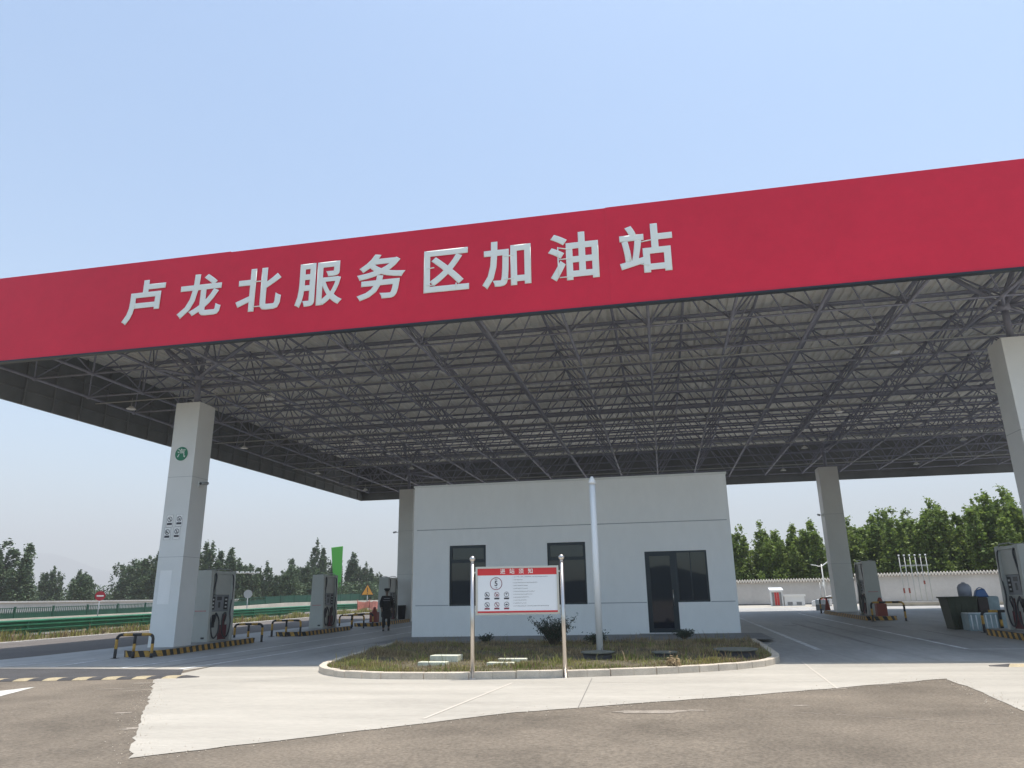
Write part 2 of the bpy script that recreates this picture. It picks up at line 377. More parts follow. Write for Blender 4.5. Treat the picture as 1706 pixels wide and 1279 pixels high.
while i < len(ks) - 1:
    straight = 13.2 < ks[i][1] < 14.3 and -5.6 < ks[i][0] < 1.2
    j = min(i + (2 if straight else 1), len(ks) - 1)
    s = mb('kerb'); hh = 0.125 + rnd.uniform(-.006, .006)
    seg = list(range(i, j + 1)); g_ = 0.006
    outer = [off(ks, q, 0) for q in seg]; inner = [off(ks, q, .15) for q in seg]
    d0 = (outer[-1] - outer[0]).normalized() * g_
    outer[0] += d0; inner[0] += d0; outer[-1] -= d0; inner[-1] -= d0
    for q in range(len(seg) - 1):
        pts = []
        for z in (-.12, hh):
            for p in (outer[q], outer[q + 1], inner[q + 1], inner[q]): pts.append((p.x - o0.x, p.y - o0.y, gz(p.x, p.y) + z - o0.z))
        s.hexa(pts)
    s.build('kerb_stone', kt, bevel=0.012)
    i = j
inn = [tuple(off(ks, q, .155)) for q in range(len(ks))]
soil = mb('soil'); pts3 = [Vector((p[0], p[1], gz(*p) + .085)) for p in inn]
cxy = (-2.8, 18.5)
soil.v = pts3 + [Vector((*cxy, gz(*cxy) + .12))]
for q in range(len(pts3)): soil.face([q, (q + 1) % len(pts3), len(pts3)])
tag(soil.build('soil_bed'), kind='structure')
def inpoly(x, y, poly):
    c = False; n = len(poly)
    for a in range(n):
        x1, y1 = poly[a]; x2, y2 = poly[a - 1]
        if (y1 > y) != (y2 > y) and x < (x2 - x1) * (y - y1) / (y2 - y1) + x1: c = not c
    return c
def blade(s, x, y, z, h, wdt, lean, r_):
    a = r_.uniform(0, 6.28); dx, dy = math.cos(a) * wdt, math.sin(a) * wdt
    la = r_.uniform(0, 6.28); lx, ly = math.cos(la) * lean * h, math.sin(la) * lean * h
    b = len(s.v)
    s.v += [Vector((x - dx, y - dy, z)), Vector((x + dx, y + dy, z)), Vector((x + dx * .7 + lx * .35, y + dy * .7 + ly * .35, z + h * .6)), Vector((x - dx * .7 + lx * .35, y - dy * .7 + ly * .35, z + h * .6)), Vector((x + lx, y + ly, z + h))]
    s.face([b, b + 1, b + 2, b + 3]); s.face([b + 3, b + 2, b + 4])
def clumpn(x, y, seed=0):
    return math.sin(x * 1.7 + seed) * math.cos(y * 2.1 + seed * 2) + .6 * math.sin(x * 4.3 + y * 3.1 + seed) + .4 * math.sin(x * 9.1 - y * 7.7)
holes = [(-4.70, 16.24, .36, .28), (-4.71, 15.2, .36, .2), (-3.2, 15.75, .36, .2), (-3.28, 15.12, .33, .2), (-1.59, 16.3, .42, .34), (-.11, 16.65, .36, .3), (1.35, 16.6, .5, .4)]
def in_hole(x, y): return any(abs(x - a) < c and abs(y - b) < d for a, b, c, d in holes)
s = MB(); s.m('grass_green'); s.m('grass_dry'); r_ = random.Random(5)
n = 0
while n < 34000:
    x = r_.uniform(-8.3, 2.4); y = r_.uniform(13.3, 22.2)
    if not inpoly(x, y, inn) or in_hole(x, y): continue
    c = clumpn(x, y); dens = .5 + .4 * c
    if y > 17: dens *= .8
    if r_.random() > dens: continue
    dry = r_.random() < (.45 - .25 * clumpn(x * .6, y * .6, 3) + (.38 if y > 16.3 else 0))
    s.m('grass_dry' if dry else 'grass_green')
    h = r_.uniform(.02, .075) + (.05 if c > .8 else 0) + (.02 if y > 16 else 0)
    if r_.random() < .03: h += r_.uniform(.08, .22)
    blade(s, x, y, gz(x, y) + .09, h, r_.uniform(.003, .008), r_.uniform(.1, .8), r_); n += 1
tag(s.build('island_grass'), 'tangled green and dry grass filling the kerbed island', 'grass', kind='stuff')
# verge along the crash barrier
s = MB(); s.m('grass_green'); s.m('grass_dry')
for k in range(15000):
    x = -27.5 - abs(r_.gauss(0, 1)) * 1.3; y = r_.uniform(22, 78)
    if x < -31.1: continue
    c = clumpn(x * .7, y * .45, 5)
    if r_.random() > .45 + .35 * c: continue
    s.m('grass_dry' if r_.random() < .4 else 'grass_green')
    blade(s, x, y, gz(x, y) - .02, r_.uniform(.12, .35) + (.3 * r_.random() if c > .9 else 0), r_.uniform(.012, .03), r_.uniform(.1, .5), r_)
tag(s.build('verge_grass'), 'rough grass growing under the green crash barrier', 'grass', kind='stuff')
# bush and weeds
def bush(name, x, y, rad, hh, n, label, seed, m='bush_leaf'):
    r_ = random.Random(seed); t = empty(name, G(x, y, .08), 0, label, 'bush')
    st = mb('bark'); lf = mb(m); tips = []
    for k in range(n):
        a = r_.uniform(0, 6.28); l = r_.uniform(.6, 1); tip = Vector((math.cos(a) * rad * l * r_.uniform(.3, 1), math.sin(a) * rad * l * .7, hh * l * r_.uniform(.7, 1)))
        mid = tip * .5 + Vector((r_.uniform(-.05, .05), 0, .06)); st.tube([(0, 0, -.05), mid, tip], [.01, .007, .003], 4)
        for j in range(26):
            q = r_.uniform(.3, 1.02); p = (mid * 2 * q if q < .5 else mid.lerp(tip, (q - .5) * 2)) + Vector((r_.gauss(0, .045), r_.gauss(0, .045), r_.gauss(0, .04)))
            d = Vector((r_.gauss(0, 1), r_.gauss(0, 1), r_.gauss(.3, 1))).normalized() * r_.uniform(.02, .045); e = d.orthogonal().normalized() * r_.uniform(.008, .018)
            b = len(lf.v); lf.v += [p - d, p + e, p + d, p - e]; lf.face([b, b + 1, b + 2, b + 3])
    st.build('stems', t); lf.build('foliage', t); return t
bush('wild_shrub', -3.05, 20.4, .72, .85, 90, 'dark leafy shrub against the white wall behind the right post of the notice board', 11)
bush('small_shrub', -1.9, 20.6, .5, .4, 26, 'low dark shrub between the big shrub and the white pole', 12)
bush('low_weed', .45, 22.6, .45, .3, 26, 'low dark weed growing in front of the door step', 13)
bush('thin_weed', -5.3, 21.8, .4, .3, 12, 'sparse drooping weed left of the notice board near the wall foot', 14)
bush('kerb_weed', .05, 14.28, .14, .16, 10, 'small brown weed growing out of the kerb joint', 15, 'grass_dry')

# things lying in the island
for nm, x, y, l, d, h, lab in (('concrete_block', -4.70, 15.85, .62, .38, .14, 'tallest pale concrete block left of the notice board'), ('concrete_block', -4.74, 15.05, .60, .22, .07, 'low pale concrete block behind the kerb left of the notice board'),
                              ('concrete_block', -3.2, 15.6, .60, .2, .08, 'pale concrete block framed between the notice board posts, the rear one'), ('concrete_block', -3.3, 14.95, .55, .2, .06, 'pale concrete block half overgrown by grass between the board posts')):
    o = mb('block').box(-l / 2, l / 2, -d / 2, d / 2, -.1, h).build(nm, loc=G(x, y, .09), rz=rnd.uniform(-.05, .05), bevel=.01)
    tag(o, lab, 'concrete block', 'concrete blocks in the grass island')
for x, y, r0, h, lab in ((-1.5, 16.35, .36, .16, 'round dark manhole cover at the foot of the white pole'), (-.11, 16.75, .27, .12, 'smallest round manhole cover, right of the white pole'), (1.36, 16.7, .45, .17, 'largest round manhole cover near the right end of the island')):
    t = empty('manhole', G(x, y, .08), 0, lab, 'manhole', 'round manholes in the grass island')
    mb('rubber').tube([(0, 0, -.1), (0, 0, h - .03)], r0 * .86, 24, smooth=True).build('shaft', t)
    mb('cover').tube([(0, 0, h - .03), (0, 0, h)], r0, 32).build('lid', t, bevel=.005)
# white pole
t = empty('vent_pole', G(-1.53, 17.25, .05), 0, 'tall white round pole with a domed cap standing in the grass island', 'pole')
mb('white_paint').tube([(0, 0, -.2), (0, 0, 3.88)], .075, 20).build('shaft', t)
mb('white_paint').tube([(0, 0, 3.88), (0, 0, 3.95), (0, 0, 4.02), (0, 0, 4.07)], [.088, .088, .05, .03], 20).build('cap', t)
mb('grass_dry').tube([(0, 0, .02), (0, 0, .06)], [.16, .1], 14).build('mound', t)

# ================================================================== notice board
t = empty('notice_board', G(-2.68, 13.42), R(0), 'stainless steel notice board with red header standing at the kerb', 'notice board')
zg = gz(-2.68, 13.42)
A = Vector((-3.46, 13.3)); B = Vector((-1.83, 13.52)); ang = math.atan2(B.y - A.y, B.x - A.x); half = (B - A).length / 2
t.location = ((A.x + B.x) / 2, (A.y + B.y) / 2, zg); t.rotation_euler = (0, 0, ang)
for sx in (-1, 1):
    p = mb('stainless').tube([(sx * half, 0, -.05), (sx * half, 0, 2.0)], .038, 20).build('post', t)
    mb('stainless').tube([(sx * half, 0, 2.0), (sx * half, 0, 2.03)], .03, 16).sphere((sx * half, 0, 2.075), .055, 20, 12).build('ball_finial', p)
    mb('stainless').tube([(sx * half, 0, 0.0), (sx * half, 0, .015)], .07, 20).build('foot_flange', p)
px0, px1, pz0, pz1 = -half + .06, half - .06, 1.08, 1.93
fr = MB().m('stainless'); wf = .035
fr.box(px0, px1, -.03, .03, pz1 - wf, pz1).box(px0, px1, -.03, .03, pz0, pz0 + wf).box(px0, px0 + wf, -.028, .028, pz0 + wf, pz1 - wf).box(px1 - wf, px1, -.028, .028, pz0 + wf, pz1 - wf)
for sx in (-1, 1):
    for zz in (pz0 + .1, pz1 - .1): fr.box(min(sx * half, sx * (half - .065)), max(sx * half, sx * (half - .065)), -.012, .012, zz - .015, zz + .015)
fr.build('frame', t)
pn = mb('board_white').box(px0 + wf, px1 - wf, -.012, .02, pz0 + wf, pz1 - wf).build('panel', t)
ix0, ix1, iz0, iz1 = px0 + wf, px1 - wf, pz0 + wf, pz1 - wf
IW = ix1 - ix0; IH = iz1 - iz0
mb('board_red').box(ix0, ix1, -.0145, -.0125, iz1 - .155 * IH, iz1).build('header_band', pn)
mb('board_red').box(ix0, ix1, -.0145, -.0125, iz0, iz0 + .04 * IH).build('footer_band', pn)
for k, ch in enumerate('进站须知'):
    text_obj('header_character', ch, .098, 'white_letter', pn, (ix0 + IW * (.32 + k * .117), -.0165, iz1 - .077 * IH), bold=.012)
def U(u, v): return (ix0 + IW * u, -.0155, iz0 + IH * v)
def ring(s, c, r0, wd, n=28, y=-.0155):
    b = len(s.v)
    for k in range(n):
        a = 2 * math.pi * k / n
        for q in (r0, r0 - wd): s.v.append(Vector((c[0] + math.cos(a) * q, y, c[2] + math.sin(a) * q)))
    for k in range(n):
        k2 = (k + 1) % n; s.face([b + 2 * k, b + 2 * k2, b + 2 * k2 + 1, b + 2 * k + 1])
sp = mb('ink_red'); c = U(.235, .655); ring(sp, c, .112, .011); sp.build('speed_limit_ring', pn)
text_obj('speed_number', '5', .13, 'ink', pn, (c[0], -.0165, c[2]), bold=.016)
text_obj('speed_caption', '限速', .024, 'ink', pn, (c[0], -.0162, c[2] + .075), bold=.004)
text_obj('speed_caption', '公里', .022, 'ink', pn, (c[0], -.0162, c[2] - .075), bold=.004)
def pict(s, c, r0, kind, y=-.016):
    x, z = c[0], c[2]
    def line(a, b, wd):
        a = Vector((x + a[0] * r0, y, z + a[1] * r0)); b = Vector((x + b[0] * r0, y, z + b[1] * r0)); d = (b - a).normalized(); nn = Vector((-d.z, 0, d.x)) * wd * r0
        k = len(s.v); s.v += [a - nn, b - nn, b + nn, a + nn]; s.face([k, k + 1, k + 2, k + 3])
    if kind != 5 and kind != 2: line((-.62, .62), (.62, -.62), .1)
    if kind == 0: line((-.35, .3), (-.35, -.5), .13); line((-.3, .1), (.2, -.45), .12)
    if kind == 1: line((-.2, -.5), (.45, .2), .13); line((-.4, -.1), (0, -.5), .1)
    if kind == 2: line((-.4, .28), (.45, .28), .14); line((-.1, .1), (.1, -.3), .1)
    if kind == 3: line((-.1, .4), (.15, -.5), .14); line((-.4, -.5), (.4, -.4), .1)
    if kind == 4: line((-.2, .4), (.1, .1), .14); line((0, -.1), (.3, -.5), .12)
    if kind == 5: line((-.5, -.15), (.5, -.15), .17); line((-.3, .12), (.3, .12), .13)
caps = ['禁止烟火', '禁止吸烟', '禁打手机', '禁止跨越', '禁止修车', '熄火加油']
for k in range(6):
    u = .12 + .122 * (k % 3); v = .41 if k < 3 else .185; cc = U(u, v)
    s = mb('ink_red' if k in (1, 4) else 'ink'); ring(s, cc, .046, .0075, 24); pict(s, cc, .046, k); s.build('pictogram', pn)
    z = cc[2] - .07
    cb = mb('ink_red' if k > 2 else 'ink').box(cc[0] - .046, cc[0] + .046, -.0148, -.0142, z - .014, z + .014).build('caption_plate', pn)
rows = [(.925, .0, 1.0), (.87, 0, .36), (.81, 0, .70), (.75, 0, .42), (.69, 0, .43), (.63, 0, .62), (.57, 0, .55), (.51, 0, .46), (.45, 0, .39), (.39, 0, .36), (.35, 0, 1.0)]
rr_ = random.Random(3)
s = mb('ink')
for k in range(11):
    wlen = [1.0, .26, .67, .40, .42, .60, .54, .44, .37, .35, .98][k]
    v = .80 - .0655 * k; x0 = .455; x = x0
    xe = x0 + .44 * wlen
    q = U(x, v); s.v += [Vector((q[0] - .008, -.0145, q[2] - .004)), Vector((q[0] - .003, -.0145, q[2] - .004)), Vector((q[0] - .003, -.0145, q[2] + .006)), Vector((q[0] - .008, -.0145, q[2] + .006))]
    b = len(s.v); s.face([b - 4, b - 3, b - 2, b - 1]); x += .012
    while x < xe:
        # tiny glyph: a few strokes
        for st in range(4):
            zz = rr_.uniform(-.0055, .0055); xx = rr_.uniform(-.005, .004); q = U(x, v); hor = rr_.random() < .5
            dx, dz_ = (.0080, .0028) if hor else (.0028, .0075)
            X0, Z0 = q[0] + xx - (0 if not hor else .003), q[2] + zz - (0 if hor else .003); b = len(s.v)
            s.v += [Vector((X0, -.0145, Z0)), Vector((X0 + dx, -.0145, Z0)), Vector((X0 + dx, -.0145, Z0 + dz_)), Vector((X0, -.0145, Z0 + dz_))]; s.face([b, b + 1, b + 2, b + 3])
        x += .0108
        if wlen > .9 and rr_.random() < .05: x += .008
tag(s.build('rule_text', pn))

# ================================================================== CANOPY
FY = 16.6; ZB = 8.2; ZT = 10.93; XL0 = -22.0; XL1 = -21.05; XR = 27.0; YB = 49.0
cp = empty('station_canopy', (0, 0, 0), 0, 'huge petrol station canopy with red front fascia, lattice steel roof and square grey pillars', 'canopy')
# front fascia from panels
s = mb('red'); x = XL0; k = 0; fr_ = random.Random(2)
while x < XR:
    x2 = min(XR, x + 5.3); dz_ = fr_.uniform(-.010, .010)
    s.box(x, x2 - .001, FY, FY + .12, ZB + .05, ZT + dz_); x = x2
fa = s.build('red_fascia', cp)
mb('frame_dark').box(XL0, XR, FY - .015, FY + .14, ZB, ZB + .05).build('bottom_trim', fa)
CH = '卢龙北服务区加油站'; CX = [-13.98, -12.2, -10.4, -8.62, -6.84, -5.05, -3.36, -1.64, .14]
for chx, cxx in zip(CH, CX):
    o = text_obj('sign_character', chx, 1.36, 'white_letter', fa, (cxx, FY - .02, 9.55), bold=.026, extrude=.05, sx=1.0)
# thin tie bars that hold the loose strokes of the cut-out letters together
def tie(cxx, segs):
    s = mb('white_letter')
    for (a, b, c_, d) in segs: s.tube([(cxx + a, FY - .02, 9.55 + b), (cxx + c_, FY - .02, 9.55 + d)], .018, 5)
    s.build('letter_tie_bar', fa)
tie(CX[0] + .0, [(-.3, -.05, -.3, .1)]); tie(CX[2], [(-.15, .35, .1, .35), (-.15, -.4, .1, -.4)]); tie(CX[5], [(-.5, .18, -.3, .2), (-.5, -.3, -.3, -.3), (.3, .42, .3, .25), (.3, -.42, .3, -.3)])
tie(CX[6], [(-.1, .3, .15, .32), (-.1, -.35, .15, -.33)]); tie(CX[7], [(-.42, .4, -.42, .1), (-.42, .1, -.42, -.4), (-.42, .38, -.1, .3), (-.4, .05, -.1, .05), (-.4, -.45, -.1, -.45)]); tie(CX[8], [(-.1, .3, .15, .33), (-.4, .1, -.4, -.2), (-.15, -.3, .05, -.35)])
# side and rear fascias (grey inner faces)
s = mb('fascia_back').hexa([(XL0, FY + .125, ZB), (XL0 + .1, FY + .125, ZB), (XL1 + .1, YB - .1, ZB), (XL1, YB - .1, ZB), (XL0, FY + .125, ZT - .03), (XL0 + .1, FY + .125, ZT - .03), (XL1 + .1, YB - .1, ZT - .03), (XL1, YB - .1, ZT - .03)])
for zz in (8.7, 9.2, 9.7, 10.2): s.tube([(XL0 + .16, FY + .3, zz), (XL1 + .16, YB - .2, zz)], .03, 5)
y = FY + 1.5
while y < YB: s.tube([(XL0 + .17 + (XL1 - XL0) * (y - FY) / (YB - FY), y, ZB), (XL0 + .17 + (XL1 - XL0) * (y - FY) / (YB - FY), y, ZT - .1)], .035, 5); y += 1.25
s.build('side_fascia', cp)
s = mb('fascia_back').box(XL1, XR, YB - .09, YB, ZB, ZT - .03)
for zz in (8.6, 9.1, 9.6, 10.1): s.box(XL1 + .1, XR, YB - .15, YB - .092, zz, zz + .05)
s.build('rear_fascia', cp)
mb('fascia_back').box(XR - .1, XR, FY + .125, YB - .1, ZB, ZT - .03).build('side_fascia', cp)
mb('fascia_back').box(XL0 + .2, XR - .11, FY + .125, FY + .16, ZB + .06, ZT - .05).build('fascia_backing', cp)
# corrugated deck: ribs along Y
s = mb('deck'); zdk = 10.62; x = XL0 + .12; pitch = .30; ztop = zdk + .05
bx = []
while x < XR - .2:
    bx += [(x, zdk), (x + .16, zdk), (x + .19, ztop), (x + .27, ztop)]; x += pitch
b = len(s.v)
for (xx, zz) in bx: s.v += [Vector((xx, FY + .17, zz)), Vector((xx, YB - .11, zz))]
for k in range(len(bx) - 1): s.face([b + 2 * k, b + 2 * k + 1, b + 2 * k + 3, b + 2 * k + 2])
s.box(XL0 + .12, XR - .12, FY + .17, YB - .11, zdk + .1, zdk + .14)
s.build('roof_deck', cp)
y = FY + .9
while y < YB - .3:
    mb('steel').box(XL0 + .2 + (XL1 - XL0) * (y - FY) / (YB - FY), XR - .15, y - .025, y + .025, zdk - .10, zdk - .012).build('purlin', cp); y += 1.62
for yg in (18.9, 45.6):
    mb('galv').box(XL1 + .2, XR - .2, yg, yg + .45, zdk - .30, zdk - .17).box(XL1 + .2, XR - .2, yg - .02, yg - .003, zdk - .34, zdk - .1).build('gutter', cp)
# space frame
bxs = [-9.0 + 2.27 * k for k in range(-5, 16)]; ZC0, ZC1 = 8.72, 10.32
bys = [17.15 + 2.42 * k for k in range(14)]
txs = [x + 1.135 for x in bxs[:-1]]; tys = [y + 1.21 for y in bys[:-1]]
for x in bxs: mb('steel').tube([(x, bys[0], ZC0), (x, bys[-1], ZC0)], .045, 6).build('bottom_chord', cp)
for y in bys: mb('steel').tube([(bxs[0], y, ZC0), (bxs[-1], y, ZC0)], .036, 6).build('bottom_chord', cp)
for x in txs: mb('steel').tube([(x, tys[0], ZC1), (x, tys[-1], ZC1)], .048, 6).build('top_chord', cp)
for y in tys: mb('steel').tube([(txs[0], y, ZC1), (txs[-1], y, ZC1)], .048, 6).build('top_chord', cp)
s = mb('steel')
for x in txs:
    for y in tys:
        for sx in (-1, 1):
            for sy in (-1, 1): s.tube([(x, y, ZC1), (x + sx * 1.135, y + sy * 1.21, ZC0)], .026, 5, caps=False)
tag(s.build('web_bars', cp), kind='stuff')
s = mb('steel')
for x in bxs:
    for y in bys: s.sphere((x, y, ZC0), .085, 8, 5)
for x in txs:
    for y in tys: s.sphere((x, y, ZC1), .08, 8, 5); s.tube([(x, y, ZC1), (x, y, zdk - .2)], .04, 5)
tag(s.build('node_balls', cp), kind='stuff')
# pillars
def pillar(x0, x1, y0, y1, zt, label):
    zb_ = gz(x0, y0) + .02
    p = mb('pillar').box(x0, x1, y0, y1, zb_ - .1, zt).build('pillar', cp, bevel=.012); p['label'] = label
    xm, ym = (x0 + x1) / 2, (y0 + y1) / 2
    s = mb('steel').tube([(xm, ym, zt), (xm, ym, ZC0)], .09, 10).sphere((xm, ym, ZC0), .16, 12, 8).box(xm - .25, xm + .25, ym - .25, ym + .25, zt, zt + .03)
    # pyramid of stout bars up to the top chord nodes
    near = sorted([(abs(a - xm) + abs(b_ - ym), a, b_) for a in txs for b_ in tys])[:4]
    for _, a, b_ in near: s.tube([(xm, ym, ZC0), (a, b_, ZC1)], .07, 6)
    nb = sorted([(abs(a - xm) + abs(b_ - ym), a, b_) for a in bxs for b_ in bys])[:4]
    for _, a, b_ in nb: s.tube([(xm, ym, ZC0), (a, b_, ZC0)], .05, 6)
    s.build('strut', p)
    return p
PL = pillar(-15.4, -14.52, 20.35, 21.2, 7.72, 'left front pillar with a green disc and four small prohibition signs')
PR = pillar(9.1, 9.98, 20.0, 20.85, 7.72, 'right front pillar cut by the photo edge')
PM = pillar(8.4, 9.35, 40.3, 41.2, 7.72, 'right rear pillar')
PB = pillar(-15.3, -14.4, 41.3, 42.2, 7.72, 'left rear pillar beside the white building')
pillar(25.2, 26.0, 40.3, 41.2, 7.72, 'far right rear pillar')
pf = 20.35
s = mb('green_sign').tube([(-14.99, pf - .005, 6.0), (-14.99, pf - .016, 6.0)], .225, 36); gd = s.build('green_disc', PL)
text_obj('disc_character', '汽', .31, 'white_letter', gd, (-14.99, pf - .020, 6.0), bold=.007)
for k, (x, z) in enumerate(((-15.13, 3.86), (-14.80, 3.87), (-15.17, 3.47), (-14.84, 3.48))):
    q = mb('panel_white').box(x - .115, x + .115, pf - .008, pf - .001, z - .19, z + .19).build('prohibition_sign', PL)
    s = mb('ink')
    b_ = .004
    for (a0, a1, c0, c1) in ((x - .115, x + .115, z + .186, z + .19), (x - .115, x + .115, z - .19, z - .186), (x - .115, x - .111, z - .186, z + .186), (x + .111, x + .115, z - .186, z + .186)): s.box(a0, a1, pf - .0105, pf - .0085, c0, c1)
    ring(s, (x, 0, z + .05), .083, .018, 24, y=pf - .012); pict(s, (x, 0, z + .05), .083, (4, 1, 0, 3)[k], y=pf - .0135)
    s.box(x - .085, x + .085, pf - .012, pf - .0085, z - .125, z - .06); s.build('pictogram', q)
mb('panel_white').box(-15.25, -14.85, pf - .006, pf - .001, 1.35, 2.35).build('paper_notice', PL)
for p_, (x0_, x1_, y0_, y1_) in ((PL, (-15.4, -14.52, 20.35, 21.2)), (PR, (9.1, 9.98, 20.0, 20.85)), (PM, (8.4, 9.35, 40.3, 41.2)), (PB, (-15.3, -14.4, 41.3, 42.2))):
    s = mb('pump_grey')
    for z_ in (2.75, 5.25): s.box(x0_ - .002, x1_ + .002, y0_ - .002, y1_ + .002, z_, z_ + .007)
    s.build('cladding_seam', p_)
# conduits + lamps hanging under the frame
def lamp(x, y, z, label):
    t = empty('canopy_lamp', (x, y, z), 0, label, 'lamp', 'round lamps hung under the canopy')
    mb('galv').tube([(0, 0, .0), (0, 0, ZC0 - z)], .015, 6).build('stem', t)
    mb('lamp_white').tube([(0, 0, .10), (0, 0, .05), (0, 0, 0)], [.06, .10, .17], 16).build('housing', t)
    mb('lamp_lens').tube([(0, 0, -.012), (0, 0, .0)], .165, 16).build('lens', t)
desc = {(0, 0): 'lamp nearest the left front corner, left of the pillar', (1, 0): 'lamp right of the left front pillar top', (0, 1): 'second lamp of the leftmost lamp row', (1, 1): 'second lamp of the row right of the left front pillar',
        (0, 2): 'third lamp of the leftmost lamp row', (1, 2): 'third lamp of the row right of the left front pillar', (0, 3): 'rearmost lamp of the leftmost lamp row', (1, 3): 'rearmost lamp of the row right of the left front pillar',
        (2, 0): 'lamp left of the right front pillar top', (2, 1): 'second lamp of the row left of the right front pillar', (2, 2): 'third lamp of that right row, before the rear pillar', (2, 3): 'rearmost lamp of the row left of the right pillar',
        (3, 1): 'second lamp of the far right row', (3, 2): 'third lamp of the far right row', (3, 3): 'rearmost lamp of the far right row'}
for i_, x in enumerate((-18.9, -13.3, 7.35, 14.6)):
    for j_, y in enumerate((22.5, 30.1, 37.7, 44.6)):
        if (i_, j_) in desc: lamp(x, y, 8.3, 'round white ' + desc[(i_, j_)])
for j_, y in enumerate((22.5, 30.1, 37.7, 44.6)): mb('galv').tube([(-20.5, y + .05, 8.62), (26, y + .05, 8.62)], .025, 6).build('cable_conduit', cp)
# cameras
def cctv(x, y, z, sx, label):
    t = empty('security_camera', (x, y, z), 0, label, 'camera', 'cameras on the canopy pillars')
    mb('lamp_white').box(min(0, sx * .25), max(0, sx * .25), -.02, .02, -.02, .02).box(min(0, sx * .03), max(0, sx * .03), -.06, .06, -.08, .08).build('bracket', t)
    mb('galv').tube([(sx * .25, .08, .03), (sx * .25, -.28, -.03)], .05, 12).build('body', t)
    mb('pump_dark').tube([(sx * .25, -.281, -.03), (sx * .25, -.30, -.033)], .04, 12).build('lens', t)
cctv(-14.52, 20.75, 5.05, 1, 'small camera bracketed to the right side of the left front pillar')
cctv(8.4, 40.6, 5.25, -1, 'small camera bracketed to the right rear pillar')
cctv(-15.3, 41.5, 5.2, -1, 'small camera bracketed to the left rear pillar')

# ================================================================== BUILDING
BX0, BX1, BY, BD, BH = -8.79, 2.29, 25.35, 31.5, 5.30
bz = gz(-3, 25.35)
bl = empty('station_building', (0, 0, 0), 0, 'white flat-roofed station office with two windows and a dark glass door under the canopy', 'building')
openings = [(-7.44, -6.11, 1.12, 3.18), (-3.92, -2.59, 1.12, 3.18), (-.60, .40, .19, 2.79), (.40, 1.43, 1.14, 2.79)]
s = mb('panel_white')
xs = sorted({BX0, BX1, *[o[0] for o in openings], *[o[1] for o in openings]})
for a, b in zip(xs, xs[1:]):
    ops = [o for o in openings if o[0] <= a + 1e-6 and o[1] >= b - 1e-6]
    if ops:
        o = ops[0]; s.box(a, b, BY, BY + .22, bz - .2, o[2]); s.box(a, b, BY, BY + .22, o[3], BH)
    else: s.box(a, b, BY, BY + .22, bz - .2, BH)
s.box(BX0, BX0 + .22, BY + .22, BD, bz - .2, BH).box(BX1 - .22, BX1, BY + .22, BD, bz - .2, BH).box(BX0 + .22, BX1 - .22, BD - .22, BD, bz - .2, BH)
wl = s.build('wall', bl)
s = mb('groove')
for z in (3.76,): s.box(BX0 + .12, BX1 - .1, BY - .003, BY + .001, z - .012, z + .012)
for a, b in ((BX0 + .12, -7.46), (-6.09, -3.94), (-2.57, -.62), (1.45, BX1 - .08)): s.box(a, b, BY - .003, BY + .001, 1.135, 1.158)
s.build('panel_joint', wl)
mb('pillar').box(BX0 - .03, BX1 + .03, BY - .03, BD + .03, BH, BH + .07).build('roof_coping', bl)
mb('panel_white').box(BX0 + .22, BX1 - .22, BY + .22, BD - .22, BH - .6, BH - .5).build('roof', bl)
mb('room').box(BX0 + .23, BX1 - .23, BY + 2.6, BY + 2.7, bz, BH - .62).box(BX0 + .23, BX1 - .23, BY + .23, BY + 2.6, bz - .05, bz + .02).build('inner_partition', bl)
def window(x0, x1, z0, z1, tr, name='window', side=False):
    fw = .055; y0, y1 = BY + .05, BY + .12
    s = mb('frame_dark').box(x0, x1, y0, y1, z0, z0 + fw).box(x0, x1, y0, y1, z1 - fw, z1).box(x0, x0 + fw, y0, y1, z0 + fw, z1 - fw).box(x1 - fw, x1, y0, y1, z0 + fw, z1 - fw)
    if tr: s.box(x0 + fw, x1 - fw, y0, y1, tr - .04, tr + .04)
    if tr:
        s.box(x0 + fw, x0 + fw + .035, y0 - .012, y1 - .012, tr + .04, z1 - fw).box(x1 - fw - .035, x1 - fw, y0 - .012, y1 - .012, tr + .04, z1 - fw)
        s.box(x0 + fw + .035, x1 - fw - .035, y0 - .012, y1 - .012, tr + .04, tr + .075).box(x0 + fw + .035, x1 - fw - .035, y0 - .012, y1 - .012, z1 - fw - .035, z1 - fw)
    if side:
        xm = x0 + fw + .42; s.box(xm, xm + .03, y0 + .01, y1 - .01, z0 + fw, z1 - fw)
    w_ = s.build(name, bl)
    mb('glass').box(x0 + fw - .005, x1 - fw + .005, y0 + .03, y0 + .036, z0 + fw - .005, z1 - fw + .005).build('pane', w_)
    if not side:
        cs = mb('curtain'); n_ = 24
        for k in range(n_):
            xa = x0 + .06 + (x1 - x0 - .12) * k / n_; xb = x0 + .06 + (x1 - x0 - .12) * (k + 1) / n_
            ya = BY + .3 + .025 * (k % 2); yb = BY + .3 + .025 * ((k + 1) % 2); b = len(cs.v)
            cs.v += [Vector((xa, ya, z0)), Vector((xb, yb, z0)), Vector((xb, yb, z1 - .1)), Vector((xa, ya, z1 - .1))]; cs.face([b, b + 1, b + 2, b + 3])
        cs.build('curtain', w_)
    return w_
window(-7.44, -6.11, 1.12, 3.18, 2.62); window(-3.92, -2.59, 1.12, 3.18, 2.62)
window(.40, 1.43, 1.14, 2.79, None, side=True)
x0, x1, z0, z1 = -.60, .40, .19, 2.79; fw = .08; y0, y1 = BY + .05, BY + .13
